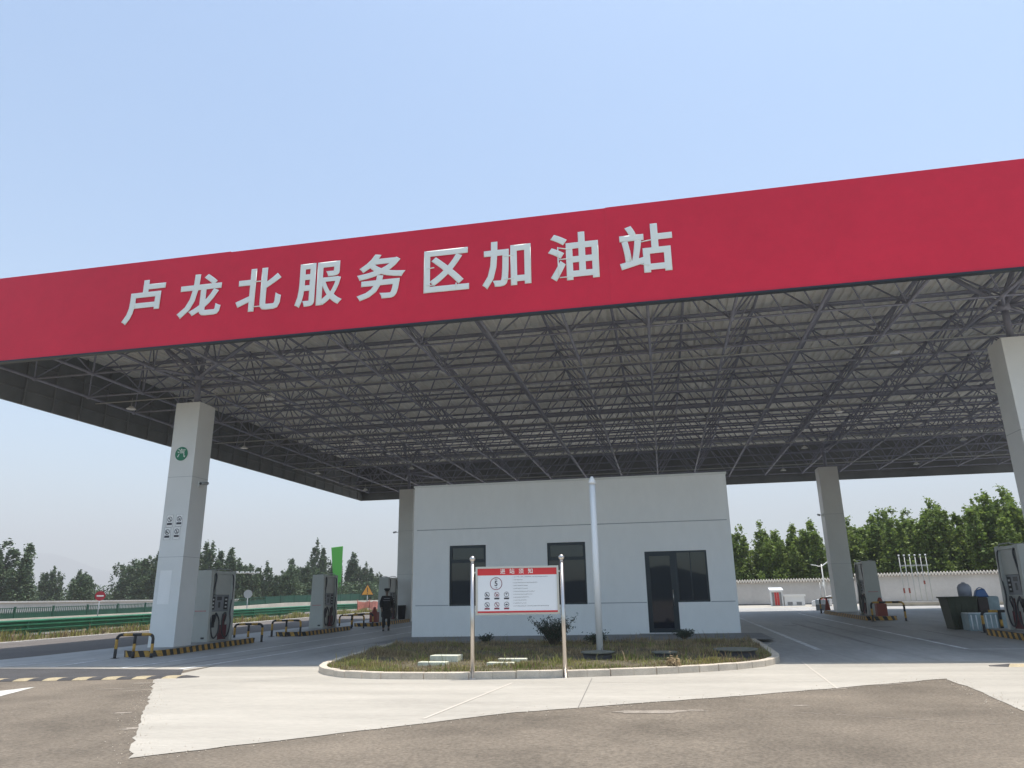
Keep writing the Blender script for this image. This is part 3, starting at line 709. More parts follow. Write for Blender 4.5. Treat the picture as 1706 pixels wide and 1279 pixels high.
d = mb('frame_dark').box(x0, x1, y0, y1, z1 - fw, z1).box(x0, x0 + fw, y0, y1, z0, z1 - fw).box(x1 - fw - .03, x1 - .001, y0, y1, z0, z1 - fw).box(x0 + fw, x1 - fw - .03, y0 + .01, y1 - .01, z0, z0 + .13).box(x0 + fw, x0 + fw + .07, y0 + .01, y1 - .01, z0 + .13, z1 - fw).box(x1 - fw - .1, x1 - fw - .03, y0 + .01, y1 - .01, z0 + .13, z1 - fw).box(x0 + fw + .07, x1 - fw - .1, y0 + .01, y1 - .01, z1 - fw - .07, z1 - fw).build('door', bl)
mb('glass').box(x0 + fw + .06, x1 - fw - .09, y0 + .04, y0 + .046, z0 + .12, z1 - fw - .06).build('pane', d)
mb('stainless').tube([(x1 - fw - .065, y0 - .04, z0 + .85), (x1 - fw - .065, y0 - .04, z0 + 1.35)], .014, 8).tube([(x1 - fw - .065, y0 - .04, z0 + .9), (x1 - fw - .065, y0 + .02, z0 + .9)], .008, 6).tube([(x1 - fw - .065, y0 - .04, z0 + 1.3), (x1 - fw - .065, y0 + .02, z0 + 1.3)], .008, 6).build('handle', d)
MT['step'] = mat('step', (0.20, 0.20, 0.20), 0.8, var=0.15, vs=3, fine=.1, fs=30)
tag(mb('step').box(-.93, .72, 24.55, BY - .004, gz(0, 24.5) - .1, .17).build('door_step', bevel=.01), 'low grey concrete step below the glass door', 'step')
sheet('building_apron', [[(-9.0, 22.25), (2.9, 22.25), (2.9, 25.34), (-9.0, 25.34)]], 'step', .09)
sx_ = mb('step').box(-9.0, 2.9, 22.94, 22.95, gz(-9, 22.9) - .05, gz(2.9, 22.9) + .04)
MT['downpipe'] = MT['pump_cream']
tag(mb('panel_white').tube([(-8.95, 26.4, bz), (-8.95, 26.4, 5.0)], .055, 10).build('drain_pipe'), 'pale drain pipe on the left side of the white building', 'pipe')

# ================================================================== PUMP ISLANDS
def island(x0, x1, y0, y1, label, rz=0):
    t = empty('pump_island', G((x0 + x1) / 2, y0), rz, label, 'pump island', 'raised pump islands with striped edges')
    h = .17; X0, X1 = x0 - t.location.x, x1 - t.location.x; L_ = y1 - y0
    r0 = .25
    poly = [(X0 + r0, 0), (X1 - r0, 0), (X1, r0), (X1, L_ - r0), (X1 - r0, L_), (X0 + r0, L_), (X0, L_ - r0), (X0, r0)]
    sl_ = .008 if y0 > 20 else 0
    zt_ = lambda p: h + gz(x0, y0 + p[1]) - t.location.z + (p[0] - X0) * .006
    s = mb('slab'); n_ = len(poly)
    s.v = [Vector((p[0] * .93, p[1] if 0 < p[1] < L_ else (p[1] + .04 if p[1] == 0 else p[1] - .04), zt_(p) + .002)) for p in poly]; s.face(range(n_)); s.build('top_slab', t)
    # striped steel edge: slanted segments
    sy = MB(); sy.m('black_paint'); sy.m('yellow_paint')
    per = []; tot = 0
    for k in range(n_):
        a = Vector(poly[k]); b = Vector(poly[(k + 1) % n_]); per.append((a, b, tot)); tot += (b - a).length
    def at(sv):
        sv = sv % tot
        for a, b, t0 in per:
            l_ = (b - a).length
            if sv <= t0 + l_ + 1e-9: p = a.lerp(b, (sv - t0) / l_); return p
        return per[0][0]
    ncell = int(tot / .17); ncell += ncell % 2; st_ = tot / ncell; slant = .12
    for k in range(ncell):
        sy.m('yellow_paint' if k % 2 else 'black_paint'); b = len(sy.v)
        for q in range(2):
            for (ds, zz) in ((slant, -.06), (0, None)):
                p = at(k * st_ + q * st_ + ds); sy.v.append(Vector((p.x, p.y, (zt_(p) if zz is None else zz + zt_(p) - h))))
        sy.face([b, b + 2, b + 3, b + 1])
    sy.build('striped_edge', t)
    return t
def hoop(x, y, wdt, rz, label, h=.62, mid=True):
    t = empty('guard_hoop', G(x, y), rz, label, 'barrier hoop', 'black and yellow pump guard hoops')
    r0 = .12; rt = .04; H = h; pts = [(-wdt / 2, 0, 0)] + [(-wdt / 2, 0, H - r0)] + [(-wdt / 2 + r0 - r0 * math.cos(a), 0, H - r0 + r0 * math.sin(a)) for a in (R(30), R(60), R(90))]
    pts += [(wdt / 2 - r0 + r0 * math.sin(a), 0, H - r0 + r0 * math.cos(a)) for a in (0, R(30), R(60))] + [(wdt / 2, 0, H - r0), (wdt / 2, 0, 0)]
    # resample in bands
    def dense(pts, st=.06):
        out = []
        for a, b in zip(pts, pts[1:]):
            a = Vector(a); b = Vector(b); n = max(1, int((b - a).length / st))
            for k in range(n): out.append(a.lerp(b, k / n))
        out.append(Vector(pts[-1])); return out
    dp = dense(pts); s = MB(); L_ = 0; seg = [dp[0]]; col = 0; acc = 0
    for a, b in zip(dp, dp[1:]):
        seg.append(b); acc += (b - a).length
        if acc > .2: s.m('yellow_paint' if col else 'black_paint').tube(seg, rt, 10); seg = [b]; col = 1 - col; acc = 0
    if len(seg) > 1: s.m('black_paint').tube(seg, rt, 10)
    s.build('bar', t)
    if mid: s = mb('yellow_paint').tube([(0, 0, .18), (0, 0, .38)], rt, 10).m('black_paint').tube([(0, 0, 0), (0, 0, .18)], rt * 1.02, 10).tube([(0, 0, .38), (0, 0, H - rt)], rt, 10).build('middle_leg', t)
    s = mb('black_paint')
    for xx in (-wdt / 2, wdt / 2) + ((0,) if mid else ()): s.box(xx - .09, xx + .09, -.09, .09, 0, .012)
    s.build('foot_plates', t)
    return t
island(-15.25, -14.05, 19.0, 25.0, 'front left pump island carrying the left front pillar and a dispenser', R(4))
island(-15.8, -14.4, 28.4, 33.2, 'middle left pump island with one dispenser')
island(-15.75, -14.45, 36.2, 44.5, 'rear left pump island beside the rear pillar')
island(9.0, 10.2, 18.7, 24.6, 'near right pump island cut by the photo edge')
island(8.25, 9.5, 34.2, 43.2, 'rear right pump island carrying the rear pillar')
# hoops (span across the island end, X direction; mid leg)
hoop(-14.55, 18.68, 1.0, R(12), 'striped guard hoop in front of the left front pillar')
hoop(-14.95, 25.15, 1.1, 0, 'striped guard hoop behind the front left dispenser')
hoop(-15.15, 28.3, 1.25, 0, 'striped guard hoop before the middle left dispenser', mid=True)
hoop(-14.95, 34.3, 1.25, 0, 'striped guard hoop behind the middle left dispenser')
hoop(-15.1, 36.0, 1.1, 0, 'striped guard hoop before the rear left dispenser', mid=False)
hoop(9.85, 25.3, 1.0, 0, 'striped guard hoop beside the near right dispenser and the bins')
hoop(8.9, 33.4, 1.25, 0, 'dark guard hoop right of the rear right dispenser', mid=False, h=.75)
hoop(8.75, 43.4, 1.1, 0, 'dark guard hoop left of the right rear pillar', mid=False, h=.8)

def dispenser(loc, label, L_=1.35, rz=0, H=2.3):
    t = empty('fuel_dispenser', loc, rz, label, 'fuel dispenser', 'fuel dispensers with looped black hoses')
    W0, W1 = .40, .33
    for k, y in enumerate((0, L_ - .16)):
        e = mb('pump_cream').hexa([(-W0, y, 0), (W0, y, 0), (W0, y + .16, 0), (-W0, y + .16, 0), (-W1, y, H), (W1, y, H), (W1, y + .16, H), (-W1, y + .16, H)]).build('end_panel', t, bevel=.02)
        if k == 0:
            s = mb('pump_dark').box(.12, .26, -.006, -.002, .1, .16)
            for q in range(5): s.box(-.26 + q * .045, -.235 + q * .045, .015, .02, H - .12, H - .07)
            for q in range(4): s.box(.02 + q * .045, .045 + q * .045, .015, .02, H - .12, H - .07)
            s.build('small_markings', e)
            s = mb('fire_red')
            for q in range(9): s.box(-.24 + q * .055, -.21 + q * .055, -.003, .004, .97, 1.0)
            s.build('small_lettering', e)
    mb('pump_cream').box(-.24, .24, .162, L_ - .162, 0, .95).build('lower_cabinet', t, bevel=.01)
    mb('pump_grey').box(-.22, .22, .162, L_ - .162, .955, 1.50).build('display_unit', t)
    mb('pump_cream').box(-.25, .25, .40, L_ - .162, 1.505, H - .12).build('upper_panel', t)
    mb('pump_dark').box(-.14, .14, .165, .395, 1.505, H - .12).build('hose_mast', t)
    mb('pump_cream').box(-.30, .30, .15, L_ - .15, H - .115, H - .02).build('top_canopy', t, bevel=.01)
    s = mb('galv')
    for sx in (-1, 1): s.tube([(sx * .26, .16, H - .02), (sx * .30, .5, H + .05), (sx * .30, L_ - .3, H + .05), (sx * .26, L_ - .1, H - .05)], .018, 6)
    s.build('hose_rail', t)
    for sx in (-1, 1):
        f = .22 * sx
        s = MB().m('pump_dark')
        cy = (L_) / 2
        s.box(min(f, f + sx * .008), max(f, f + sx * .008), cy - .12, cy + .12, 1.32, 1.44)
        s.box(min(f, f + sx * .008), max(f, f + sx * .008), cy - .04, cy + .06, 1.08, 1.27)
        s.m('black_paint')
        for yy in (.24, L_ - .42): s.box(min(f, f + sx * .006), max(f, f + sx * .006), yy, yy + .2, 1.02, 1.44)
        s.m('lamp_lens')
        for yy in (.27, L_ - .38):
            for q in range(3): s.box(min(f, f + sx * .011), max(f, f + sx * .011), yy + .02, yy + .12, 1.08 + q * .12, 1.13 + q * .12)
        s.build('display', t)
        g2 = .24 * sx
        mb('pump_red').box(min(g2, g2 + sx * .02), max(g2, g2 + sx * .02), L_ * .52, L_ - .2, .05, .52).build('red_cover', t)
        for q, (yn, mm) in enumerate(((.38, 'pump_dark'), (L_ - .42, 'pump_red'))):
            g = g2 + sx * .03
            nz = mb(mm).box(min(g2, g2 + sx * .06), max(g2, g2 + sx * .06), yn - .05, yn + .05, .45, .86).build('nozzle_holster', t)
            mb('pump_dark').tube([(g + sx * .05, yn, .62), (g + sx * .09, yn + .02, .82), (g + sx * .06, yn + .03, .9)], .025, 8).tube([(g + sx * .05, yn, .62), (g + sx * .07, yn - .02, .5)], .014, 6).build('nozzle', nz)
            # hose: down from the mast top, hanging loop, back up to the nozzle
            y_t = .28 if q == 0 else L_ - .14
            x_ = sx * .34
            loop = []
            for k in range(26):
                a = 2 * math.pi * k / 25; loop.append((x_ + sx * .05 * math.sin(a), yn + .02 + .20 * math.sin(a) * (1 if q else -1), .52 - .0 + .38 * math.cos(a)))
            pth = [(sx * .26, y_t, H - .06), (x_, y_t, H - .25), (x_, y_t + (.02 if q else -.12), 1.5), (x_, yn + (.24 if q else -.24), .95)]
            pth2 = [Vector(p) for p in pth]
            # smooth catmull
            full = pth2 + [Vector((x_ + sx * .04, yn + (.26 if q else -.26), .6)), Vector((x_ + sx * .05, yn + (.16 if q else -.16), .22)), Vector((x_ + sx * .04, yn, .12)), Vector((x_ + sx * .04, yn + (-.17 if q else .17), .3)), Vector((x_ + sx * .03, yn + (-.2 if q else .2), .65)), Vector((x_, yn + (-.08 if q else .08), .88)), Vector((x_, yn + .03, .9))]
            sm = []
            for i2 in range(len(full) - 1):
                p0, p1, p2, p3 = full[max(i2 - 1, 0)], full[i2], full[i2 + 1], full[min(i2 + 2, len(full) - 1)]
                for u in (0, .25, .5, .75): sm.append(.5 * ((2 * p1) + (p2 - p0) * u + (2 * p0 - 5 * p1 + 4 * p2 - p3) * u * u + (3 * p1 - p0 - 3 * p2 + p3) * u ** 3))
            sm.append(full[-1]); mb('pump_dark').tube(sm, .027, 7).build('hose', t)
    return t
D1 = dispenser(G(-15.15, 22.45, .17), 'cream fuel dispenser behind the left front pillar')
D1.scale = (.84, 1.08, 1)
def dcopy(loc, label, rz=0):
    c = copy_tree(D1); c.location = loc; c.rotation_euler = (0, 0, rz); c['label'] = label; return c
dcopy(G(-15.25, 31.1, .17), 'cream fuel dispenser on the middle left island, in front of the green pylon')
dcopy(G(-15.2, 39.0, .17), 'cream fuel dispenser beside the walking attendant and the left rear pillar')
dcopy(G(9.75, 22.4, .17), 'cream fuel dispenser at the right edge of the photo')
dcopy(G(8.95, 35.4, .17), 'cream fuel dispenser in front of the right rear pillar')
# loose things on / by islands
def extinguisher_box(x, y, label, dz=.17):
    o = mb('rust_red').box(-.2, .2, -.17, .17, 0, .5).tube([(0, 0, .5), (0, 0, .75)], [.16, .05], 12).box(-.18, .18, -.18, -.171, .06, .44).build('extinguisher_cabinet', loc=G(x, y, dz), bevel=.01)
    tag(o, label, 'fire cabinet', 'dark red fire cabinets on the islands')
extinguisher_box(-15.0, 37.3, 'dark red extinguisher cabinet left of the walking attendant')
extinguisher_box(8.95, 34.6, 'dark red extinguisher cabinet on the rear right island')
t = empty('litter_bin', G(-14.85, 41.0, .17), 0, 'dark open litter bin between the rear left dispenser and the pillar', 'bin')
mb('trousers').tube([(0, 0, 0), (0, 0, .72)], [.2, .24], 16, caps=True).build('body', t); mb('black_paint').tube([(0, 0, .722), (0, 0, .76)], .25, 16).build('rim', t)
t = empty('traffic_cone', G(8.65, 43.9), 0, 'dark weathered traffic cone left of the right rear pillar', 'traffic cone')
mb('rust_red').tube([(0, 0, .04), (0, 0, .8)], [.17, .03], 14).build('cone', t); mb('black_paint').box(-.22, .22, -.22, .22, 0, .04).build('base', t)

# speed humps
def hump(p, q, n, label):
    t = empty('speed_hump', G(p[0], p[1], .004), math.atan2(q[1] - p[1], q[0] - p[0]), label, 'speed hump', 'rubber speed humps')
    L_ = math.hypot(q[0] - p[0], q[1] - p[1]); st = L_ / n
    for k in range(n):
        s = mb('hump_yellow' if k % 2 else 'rubber'); x0, x1 = k * st + .003, (k + 1) * st - .003; sk = .10
        prof = [(-.16, 0), (-.12, .022), (-.05, .042), (.05, .042), (.12, .022), (.16, 0)]
        ex0 = ex1 = 1
        b = len(s.v); slope = (gz(*q) - gz(*p)) / L_
        for x in (x0, x1):
            tp = .35 if (k == 0 and x == x0) or (k == n - 1 and x == x1) else 1
            for (yy, zz) in prof: s.v.append(Vector((x + yy * sk / .19 * (1 if tp == 1 else 0), yy * tp, zz * tp + slope * x)))
        m_ = len(prof)
        for i2 in range(m_ - 1): s.face([b + i2, b + i2 + 1, b + m_ + i2 + 1, b + m_ + i2])
        s.face([b + i2 for i2 in range(m_)]); s.face([b + m_ + i2 for i2 in reversed(range(m_))])
        s.build('rubber_block' if not k % 2 else 'yellow_block', t)
hump((-9.15, 13.72), (-18.4, 12.35), 31, 'yellow and black speed hump across the left entrance')
hump((5.62, 15.3), (14.0, 14.7), 25, 'yellow and black speed hump cut by the right photo edge')

# ================================================================== person
def skin_mesh(name, joints, edges, m, parent, sub=2, loc=(0, 0, 0)):
    me = bpy.data.meshes.new(name); me.from_pydata([j[0] for j in joints], edges, []); o = bpy.data.objects.new(name, me); C.objects.link(o)
    md = o.modifiers.new('skin', 'SKIN'); ss = o.modifiers.new('sub', 'SUBSURF'); ss.levels = sub; ss.render_levels = sub
    for i2, j in enumerate(joints):
        v = me.skin_vertices[0].data[i2]; rr = j[1]; v.radius = rr if isinstance(rr, tuple) else (rr, rr); v.use_root = (i2 == 0)
    dg = bpy.context.evaluated_depsgraph_get(); dg.update()
    m2 = bpy.data.meshes.new_from_object(o.evaluated_get(dg)); m2.name = name
    bpy.data.objects.remove(o)
    m2.materials.clear(); m2.materials.append(MT[m])
    for p in m2.polygons: p.use_smooth = True
    o2 = bpy.data.objects.new(name, m2); C.objects.link(o2); o2.parent = parent; o2.location = loc
    return o2
pe = empty('person', G(-12.15, 31.6, .0), R(200), 'person in a dark uniform and peaked cap with reflective shoulder stripes, walking past the dispensers', 'person')
# local frame: facing +Y, left is -X
J = [((0, 0, .92), (.13, .10)), ((0, .01, 1.12), (.12, .09)), ((0, .02, 1.32), (.16, .10)), ((0, .02, 1.46), (.07, .06)), ((0, .035, 1.53), (.05, .05)), ((0, .045, 1.63), (.075, .09)), ((0, .045, 1.72), (.07, .085)),
     ((.18, .02, 1.40), .055), ((.25, .0, 1.16), .043), ((.22, .12, .96), .034), ((.21, .17, .90), .03), ((-.18, .02, 1.40), .055), ((-.25, -.03, 1.15), .043), ((-.24, .05, .92), .034), ((-.24, .08, .85), .03),
     ((.09, .02, .86), .085), ((.11, .16, .50), .062), ((.11, .10, .12), .045), ((.11, .18, .045), .035), ((.11, .28, .03), .03),
     ((-.09, 0, .86), .085), ((-.11, -.10, .48), .062), ((-.11, -.32, .14), .045), ((-.11, -.30, .05), .035), ((-.11, -.20, .02), .03)]
Ed = [(0, 1), (1, 2), (2, 3), (3, 4), (4, 5), (5, 6), (2, 7), (7, 8), (8, 9), (9, 10), (2, 11), (11, 12), (12, 13), (13, 14), (0, 15), (15, 16), (16, 17), (17, 18), (18, 19), (0, 20), (20, 21), (21, 22), (22, 23), (23, 24)]
body = skin_mesh('body', J, Ed, 'skin', pe)
# fingers in the body's tone: short chains closed lightly
fs = mb('skin')
for (hx, hy, hz) in ((.205, .19, .875), (-.24, .095, .825)):
    for q in range(4): fs.tube([(hx - .025 + q * .017, hy, hz), (hx - .025 + q * .018, hy + .02, hz - .045 + .004 * abs(q - 1)), (hx - .022 + q * .017, hy + .045, hz - .06 + .004 * abs(q - 1))], [.009, .0085, .007], 6)
    fs.tube([(hx - .03 if hx > 0 else hx + .03, hy - .005, hz + .02), (hx - .045 if hx > 0 else hx + .045, hy + .02, hz - .01), (hx - .04 if hx > 0 else hx + .04, hy + .035, hz - .03)], [.011, .01, .008], 6)
fs.build('fingers', body)
# face details
fc = mb('skin').sphere((0, .135, 1.655), .016, 8, 6, (1, 1.2, 1.4)).sphere((.083, .045, 1.655), .022, 8, 6, (.5, .8, 1.3)).sphere((-.083, .045, 1.655), .022, 8, 6, (.5, .8, 1.3)).m('ink').sphere((.03, .128, 1.675), .009, 6, 4).sphere((-.03, .128, 1.675), .009, 6, 4).box(-.022, .022, .125, .133, 1.612, 1.618)
fc.build('face', body)
JJ = [((0, .0, .84), (.17, .14)), ((0, .01, 1.0), (.155, .125)), ((0, .01, 1.15), (.15, .115)), ((0, .02, 1.33), (.185, .125)), ((0, .02, 1.45), (.085, .075)),
      ((.18, .02, 1.41), .075), ((.255, .0, 1.16), .06), ((.225, .11, .98), .05), ((-.18, .02, 1.41), .075), ((-.255, -.03, 1.15), .06), ((-.245, .04, .95), .05)]
JJ = [(a, (b[0] * 1.3, b[1] * 1.35) if isinstance(b, tuple) else b * 1.25) for a, b in JJ]
jk = skin_mesh('jacket', JJ, [(0, 1), (1, 2), (2, 3), (3, 4), (3, 5), (5, 6), (6, 7), (3, 8), (8, 9), (9, 10)], 'uniform', pe)
lower = skin_mesh('coat_skirt', [((0, 0, .95), (.23, .19)), ((0, .0, .72), (.25, .21)), ((0, .0, .50), (.27, .23))], [(0, 1), (1, 2)], 'uniform', pe)
JT = [((0, 0, .92), (.14, .11)), ((.09, .02, .84), .098), ((.11, .16, .50), .078), ((.11, .10, .12), .062), ((-.09, 0, .84), .098), ((-.11, -.10, .48), .078), ((-.11, -.32, .16), .062)]
skin_mesh('trousers', JT, [(0, 1), (1, 2), (2, 3), (0, 4), (4, 5), (5, 6)], 'trousers', pe)
mb('black_paint').hexa([(.06, .04, 0), (.16, .04, 0), (.155, .34, 0), (.065, .34, 0), (.065, .05, .11), (.155, .05, .11), (.145, .32, .05), (.075, .32, .05)]).build('shoe', pe, bevel=.015)
mb('black_paint').hexa([(-.16, -.40, .03), (-.06, -.40, .03), (-.065, -.12, -.0), (-.155, -.12, 0), (-.155, -.38, .15), (-.065, -.38, .15), (-.07, -.15, .05), (-.15, -.15, .05)]).build('shoe', pe, bevel=.015)
cpm = mb('uniform').tube([(0, .045, 1.69), (0, .045, 1.75)], [.10, .105], 16).tube([(0, .05, 1.75), (0, .055, 1.80)], [.14, .125], 16).hexa([(-.08, .12, 1.69), (.08, .12, 1.69), (.06, .21, 1.67), (-.06, .21, 1.67), (-.08, .12, 1.70), (.08, .12, 1.70), (.06, .21, 1.68), (-.06, .21, 1.68)])
cpm.build('cap', pe)
st = mb('reflective')
for sy in (-1, 1):
    y_ = .02 + sy * .132; st.box(-.13, .13, min(y_, y_ + sy * .006), max(y_, y_ + sy * .006), 1.36, 1.385).box(-.15, .15, min(y_, y_ + sy * .003), max(y_, y_ + sy * .003), 1.27, 1.29)
st.build('reflective_stripes', pe)

# ================================================================== bins and boxes by the right island
def D(p, q=None): return p
t = empty('tapered_bin', G(9.25, 27.4), 0, 'tall tapered dark green bin behind the boxes right of the forecourt lane', 'bin')
s = mb('dark_bin').hexa([(-.10, -.3, 0), (.62, -.3, 0), (.62, .4, 0), (-.10, .4, 0), (-.2, -.38, 1.0), (.7, -.38, 1.0), (.7, .48, 1.0), (-.2, .48, 1.0)])
s.build('body', t, bevel=.02); mb('dark_bin').box(-.24, .74, -.42, .52, .985, 1.03).build('rim', t, bevel=.01)
s = mb('dark_bin')
for k in range(4): s.box(.02 + k * .17, .05 + k * .17, -.37, -.30, .05, .9)
s.build('ribs', t)
def carton(x, y, w_, d_, h, m, label, dz=0, name='carton', cat='box', rz=0.0, ribs=False):
    t = empty(name, G(x, y, dz), rz, label, cat, 'containers heaped beside the right island')
    mb(m).box(-w_ / 2, w_ / 2, -d_ / 2, d_ / 2, 0, h).build('body', t, bevel=.02)
    mb(m if not ribs else 'board_white').box(-w_ / 2 + .02, w_ / 2 - .02, -d_ / 2 + .02, d_ / 2 - .02, h, h + .02).build('lid', t)
    if ribs:
        s = mb('board_white')
        for k in range(int(w_ / .14)): s.tube([(-w_ / 2 + .08 + k * .14, -d_ / 2 - .005, .04), (-w_ / 2 + .08 + k * .14, -d_ / 2 - .005, h - .04)], .02, 6)
        s.build('wrap_folds', t)
carton(9.75, 26.6, .85, .6, .52, 'pale_blue', 'pale blue wrapped crate in front of the dark bin', ribs=True, name='wrapped_crate', cat='crate')
carton(10.5, 26.5, .6, .6, .50, 'pale_blue', 'pale blue crate seen through the guard hoop', name='wrapped_crate', cat='crate')
carton(10.12, 27.3, .3, .5, .98, 'brown_box', 'dark brown stacked carton behind the pale blue crates')
carton(10.5, 27.6, .42, .5, 1.0, 'pale_blue', 'tall pale teal crate right of the brown carton', name='wrapped_crate', cat='crate')
carton(11.2, 27.0, .7, .5, .50, 'pale_blue', 'low pale crate farthest right behind the hoop', name='wrapped_crate', cat='crate')
t = empty('plastic_drum', G(9.78, 27.5, 1.03), 0, 'grey blue round-topped drum standing on the dark tapered bin', 'drum')
mb('grey_drum').tube([(0, 0, 0), (0, 0, .28), (0, 0, .38), (0, 0, .42)], [.2, .21, .15, .06], 16).build('body', t); mb('grey_drum').tube([(0, 0, .42), (0, 0, .45)], .05, 10).build('cap', t)
t = empty('jerrycan', G(10.20, 27.4, 1.0), 0, 'blue jerrycan lying on the brown carton beside the grey drum', 'jerrycan')
mb('blue_drum').hexa([(-.2, -.12, 0), (.22, -.12, 0), (.22, .12, 0), (-.2, .12, 0), (-.12, -.1, .22), (.12, -.1, .27), (.12, .1, .27), (-.12, .1, .22)]).build('body', t, bevel=.03); mb('blue_drum').tube([(-.1, 0, .24), (0, 0, .30), (.1, 0, .27)], .015, 6).build('handle', t)

# ================================================================== LEFT: highway things
def guardrail(x, y0, y1, label, ztop=.80, side=1):
    t = empty('crash_barrier', G(x, y0), 0, label, 'crash barrier')
    z0_ = t.location.z
    prof = [(.0, -.16), (.07, -.13), (.08, -.08), (.0, -.02), (.0, .02), (.08, .08), (.07, .13), (0, .16)]
    # W beam, second wave below
    s = mb('green_rail'); ys = [y0 + k * 2.0 for k in range(int((y1 - y0) / 2) + 1)]; b = len(s.v); full = [(a, c_ + .0) for a, c_ in prof] 
    full = [(a, c_) for a, c_ in [(0, -.26), (.07, -.23), (.08, -.17), (0, -.12), (0, -.06), (.08, 0), (.08, .04), (0, .09), (0, .12), (.08, .17), (.07, .22), (0, .25)]]
    for y in ys:
        zz = gz(x, y) - z0_ + ztop - .25
        for (a, c_) in full: s.v.append(Vector((a * side + .06 * side, y - y0, zz + c_)))
    m_ = len(full)
    for k in range(len(ys) - 1):
        for q in range(m_ - 1): s.face([b + k * m_ + q, b + (k + 1) * m_ + q, b + (k + 1) * m_ + q + 1, b + k * m_ + q + 1])
    s.build('beam', t)
    y = y0 + .5
    while y < y1:
        zz = gz(x, y) - z0_; o = mb('green_rail').box(-.05, .05, y - y0 - .05, y - y0 + .05, zz - .2, zz + ztop - .02).box(.045 * side if side > 0 else -.12, .12 if side > 0 else -.045, y - y0 - .06, y - y0 + .06, zz + ztop - .45, zz + ztop - .05).build('post', t); y += 3.97
guardrail(-29.7, 18.1, 96, 'near green corrugated crash barrier along the grass verge')
guardrail(-30.9, 20.2, 60, 'second green crash barrier just behind the near one', ztop=.62, side=-1)
# parapet with varying top
t = mb('parapet'); pp = [(10, .6), (37, .62), (50, .72), (71, 1.18), (98, 1.28), (160, 1.3)]
for (ya, za), (yb, zb_) in zip(pp, pp[1:]):
    t.hexa([(-38.3, ya, gz(-38, ya) - .3), (-37.9, ya, gz(-38, ya) - .3), (-37.9, yb, gz(-38, yb) - .3), (-38.3, yb, gz(-38, yb) - .3), (-38.2, ya, za), (-38.0, ya, za), (-38.0, yb, zb_), (-38.2, yb, zb_)])
tag(t.build('parapet_wall'), 'cream concrete parapet along the highway behind the crash barrier', 'parapet')
t = empty('picket_fence', (-40, 10, 0), 0, 'green metal picket fence behind the cream parapet', 'fence')
def ztp(y): 
    pts = [(10, 1.1), (39, 1.23), (52, 1.36), (75, 1.93), (103, 2.2), (170, 2.3)]
    for (a, za), (b, zb_) in zip(pts, pts[1:]):
        if y <= b: return za + (zb_ - za) * (y - a) / (b - a)
    return 2.3
s = mb('green_fence'); y = 10
while y < 165:
    z = ztp(y); s.box(-.015, .015, y - 10, y - 10 + .03, z - .75, z); y += .16 if y < 60 else .22
tag(s.build('pickets', t), kind='stuff')
s = mb('green_fence')
for dz_ in (.02, .28, .62):
    for k in range(10, 165, 5): s.hexa([(-.02, k - 10, ztp(k) - dz_ - .04), (.02, k - 10, ztp(k) - dz_ - .04), (.02, k - 5, ztp(k + 5) - dz_ - .04), (-.02, k - 5, ztp(k + 5) - dz_ - .04), (-.02, k - 10, ztp(k) - dz_), (.02, k - 10, ztp(k) - dz_), (.02, k - 5, ztp(k + 5) - dz_), (-.02, k - 5, ztp(k + 5) - dz_)])
s.build('rails', t)
for k in range(10, 165, 3): mb('green_fence').box(-.05, .05, k - 10, k - 10 + .09, gz(-40, k) - .2, ztp(k) + .06).build('fence_post', t)
s = mb('green_fence')   # lower mesh
for k in range(10, 165, 5):
    d0, d1 = (.33, .33) if k < 70 else (.04, .04)
    s.hexa([(-.008, k - 10, ztp(k) - .85), (.008, k - 10, ztp(k) - .85), (.008, k - 5, ztp(k + 5) - .85), (-.008, k - 5, ztp(k + 5) - .85), (-.008, k - 10, ztp(k) - d0), (.008, k - 10, ztp(k) - d0), (.008, k - 5, ztp(k + 5) - d1), (-.008, k - 5, ztp(k + 5) - d1)])
s.build('screen_panels', t)
tag(mb('wall_white').box(-48.2, -48, 20, 78, -.4, 1.55).m('wall_white').box(-48.3, -47.9, 20, 78, 1.55, 1.68).build('roadside_wall'), 'low white wall with a coping beyond the green picket fence', 'wall')

def post_sign(name, x, y, zc, label, cat, build):
    t = empty(name, G(x, y), 0, label, cat); build(t, zc - gz(x, y)); return t
def ne(t, z):
    mb('galv').tube([(0, 0, 0), (0, 0, z)], .035, 8).build('pole', t)
    M_ = Matrix.Rotation(R(40), 3, 'Z')
    d = M_ @ Vector((0, 1, 0)); p = Vector((0, 0, z))
    q = mb('sign_red').tube([p - d * .05, p - d * .03], .30, 28).build('disc', t)
    nb = MB().m('white_letter'); a = M_ @ Vector((1, 0, 0)); up = Vector((0, 0, 1)); c_ = p - d * .055
    nb.v += [c_ - a * .2 - up * .045, c_ + a * .2 - up * .045, c_ + a * .2 + up * .045, c_ - a * .2 + up * .045]; nb.face([0, 1, 2, 3]); nb.build('white_bar', q)
post_sign('no_entry_sign', -36, 42.4, 1.88, 'round red no entry sign on a thin pole beyond the crash barrier', 'road sign', ne)
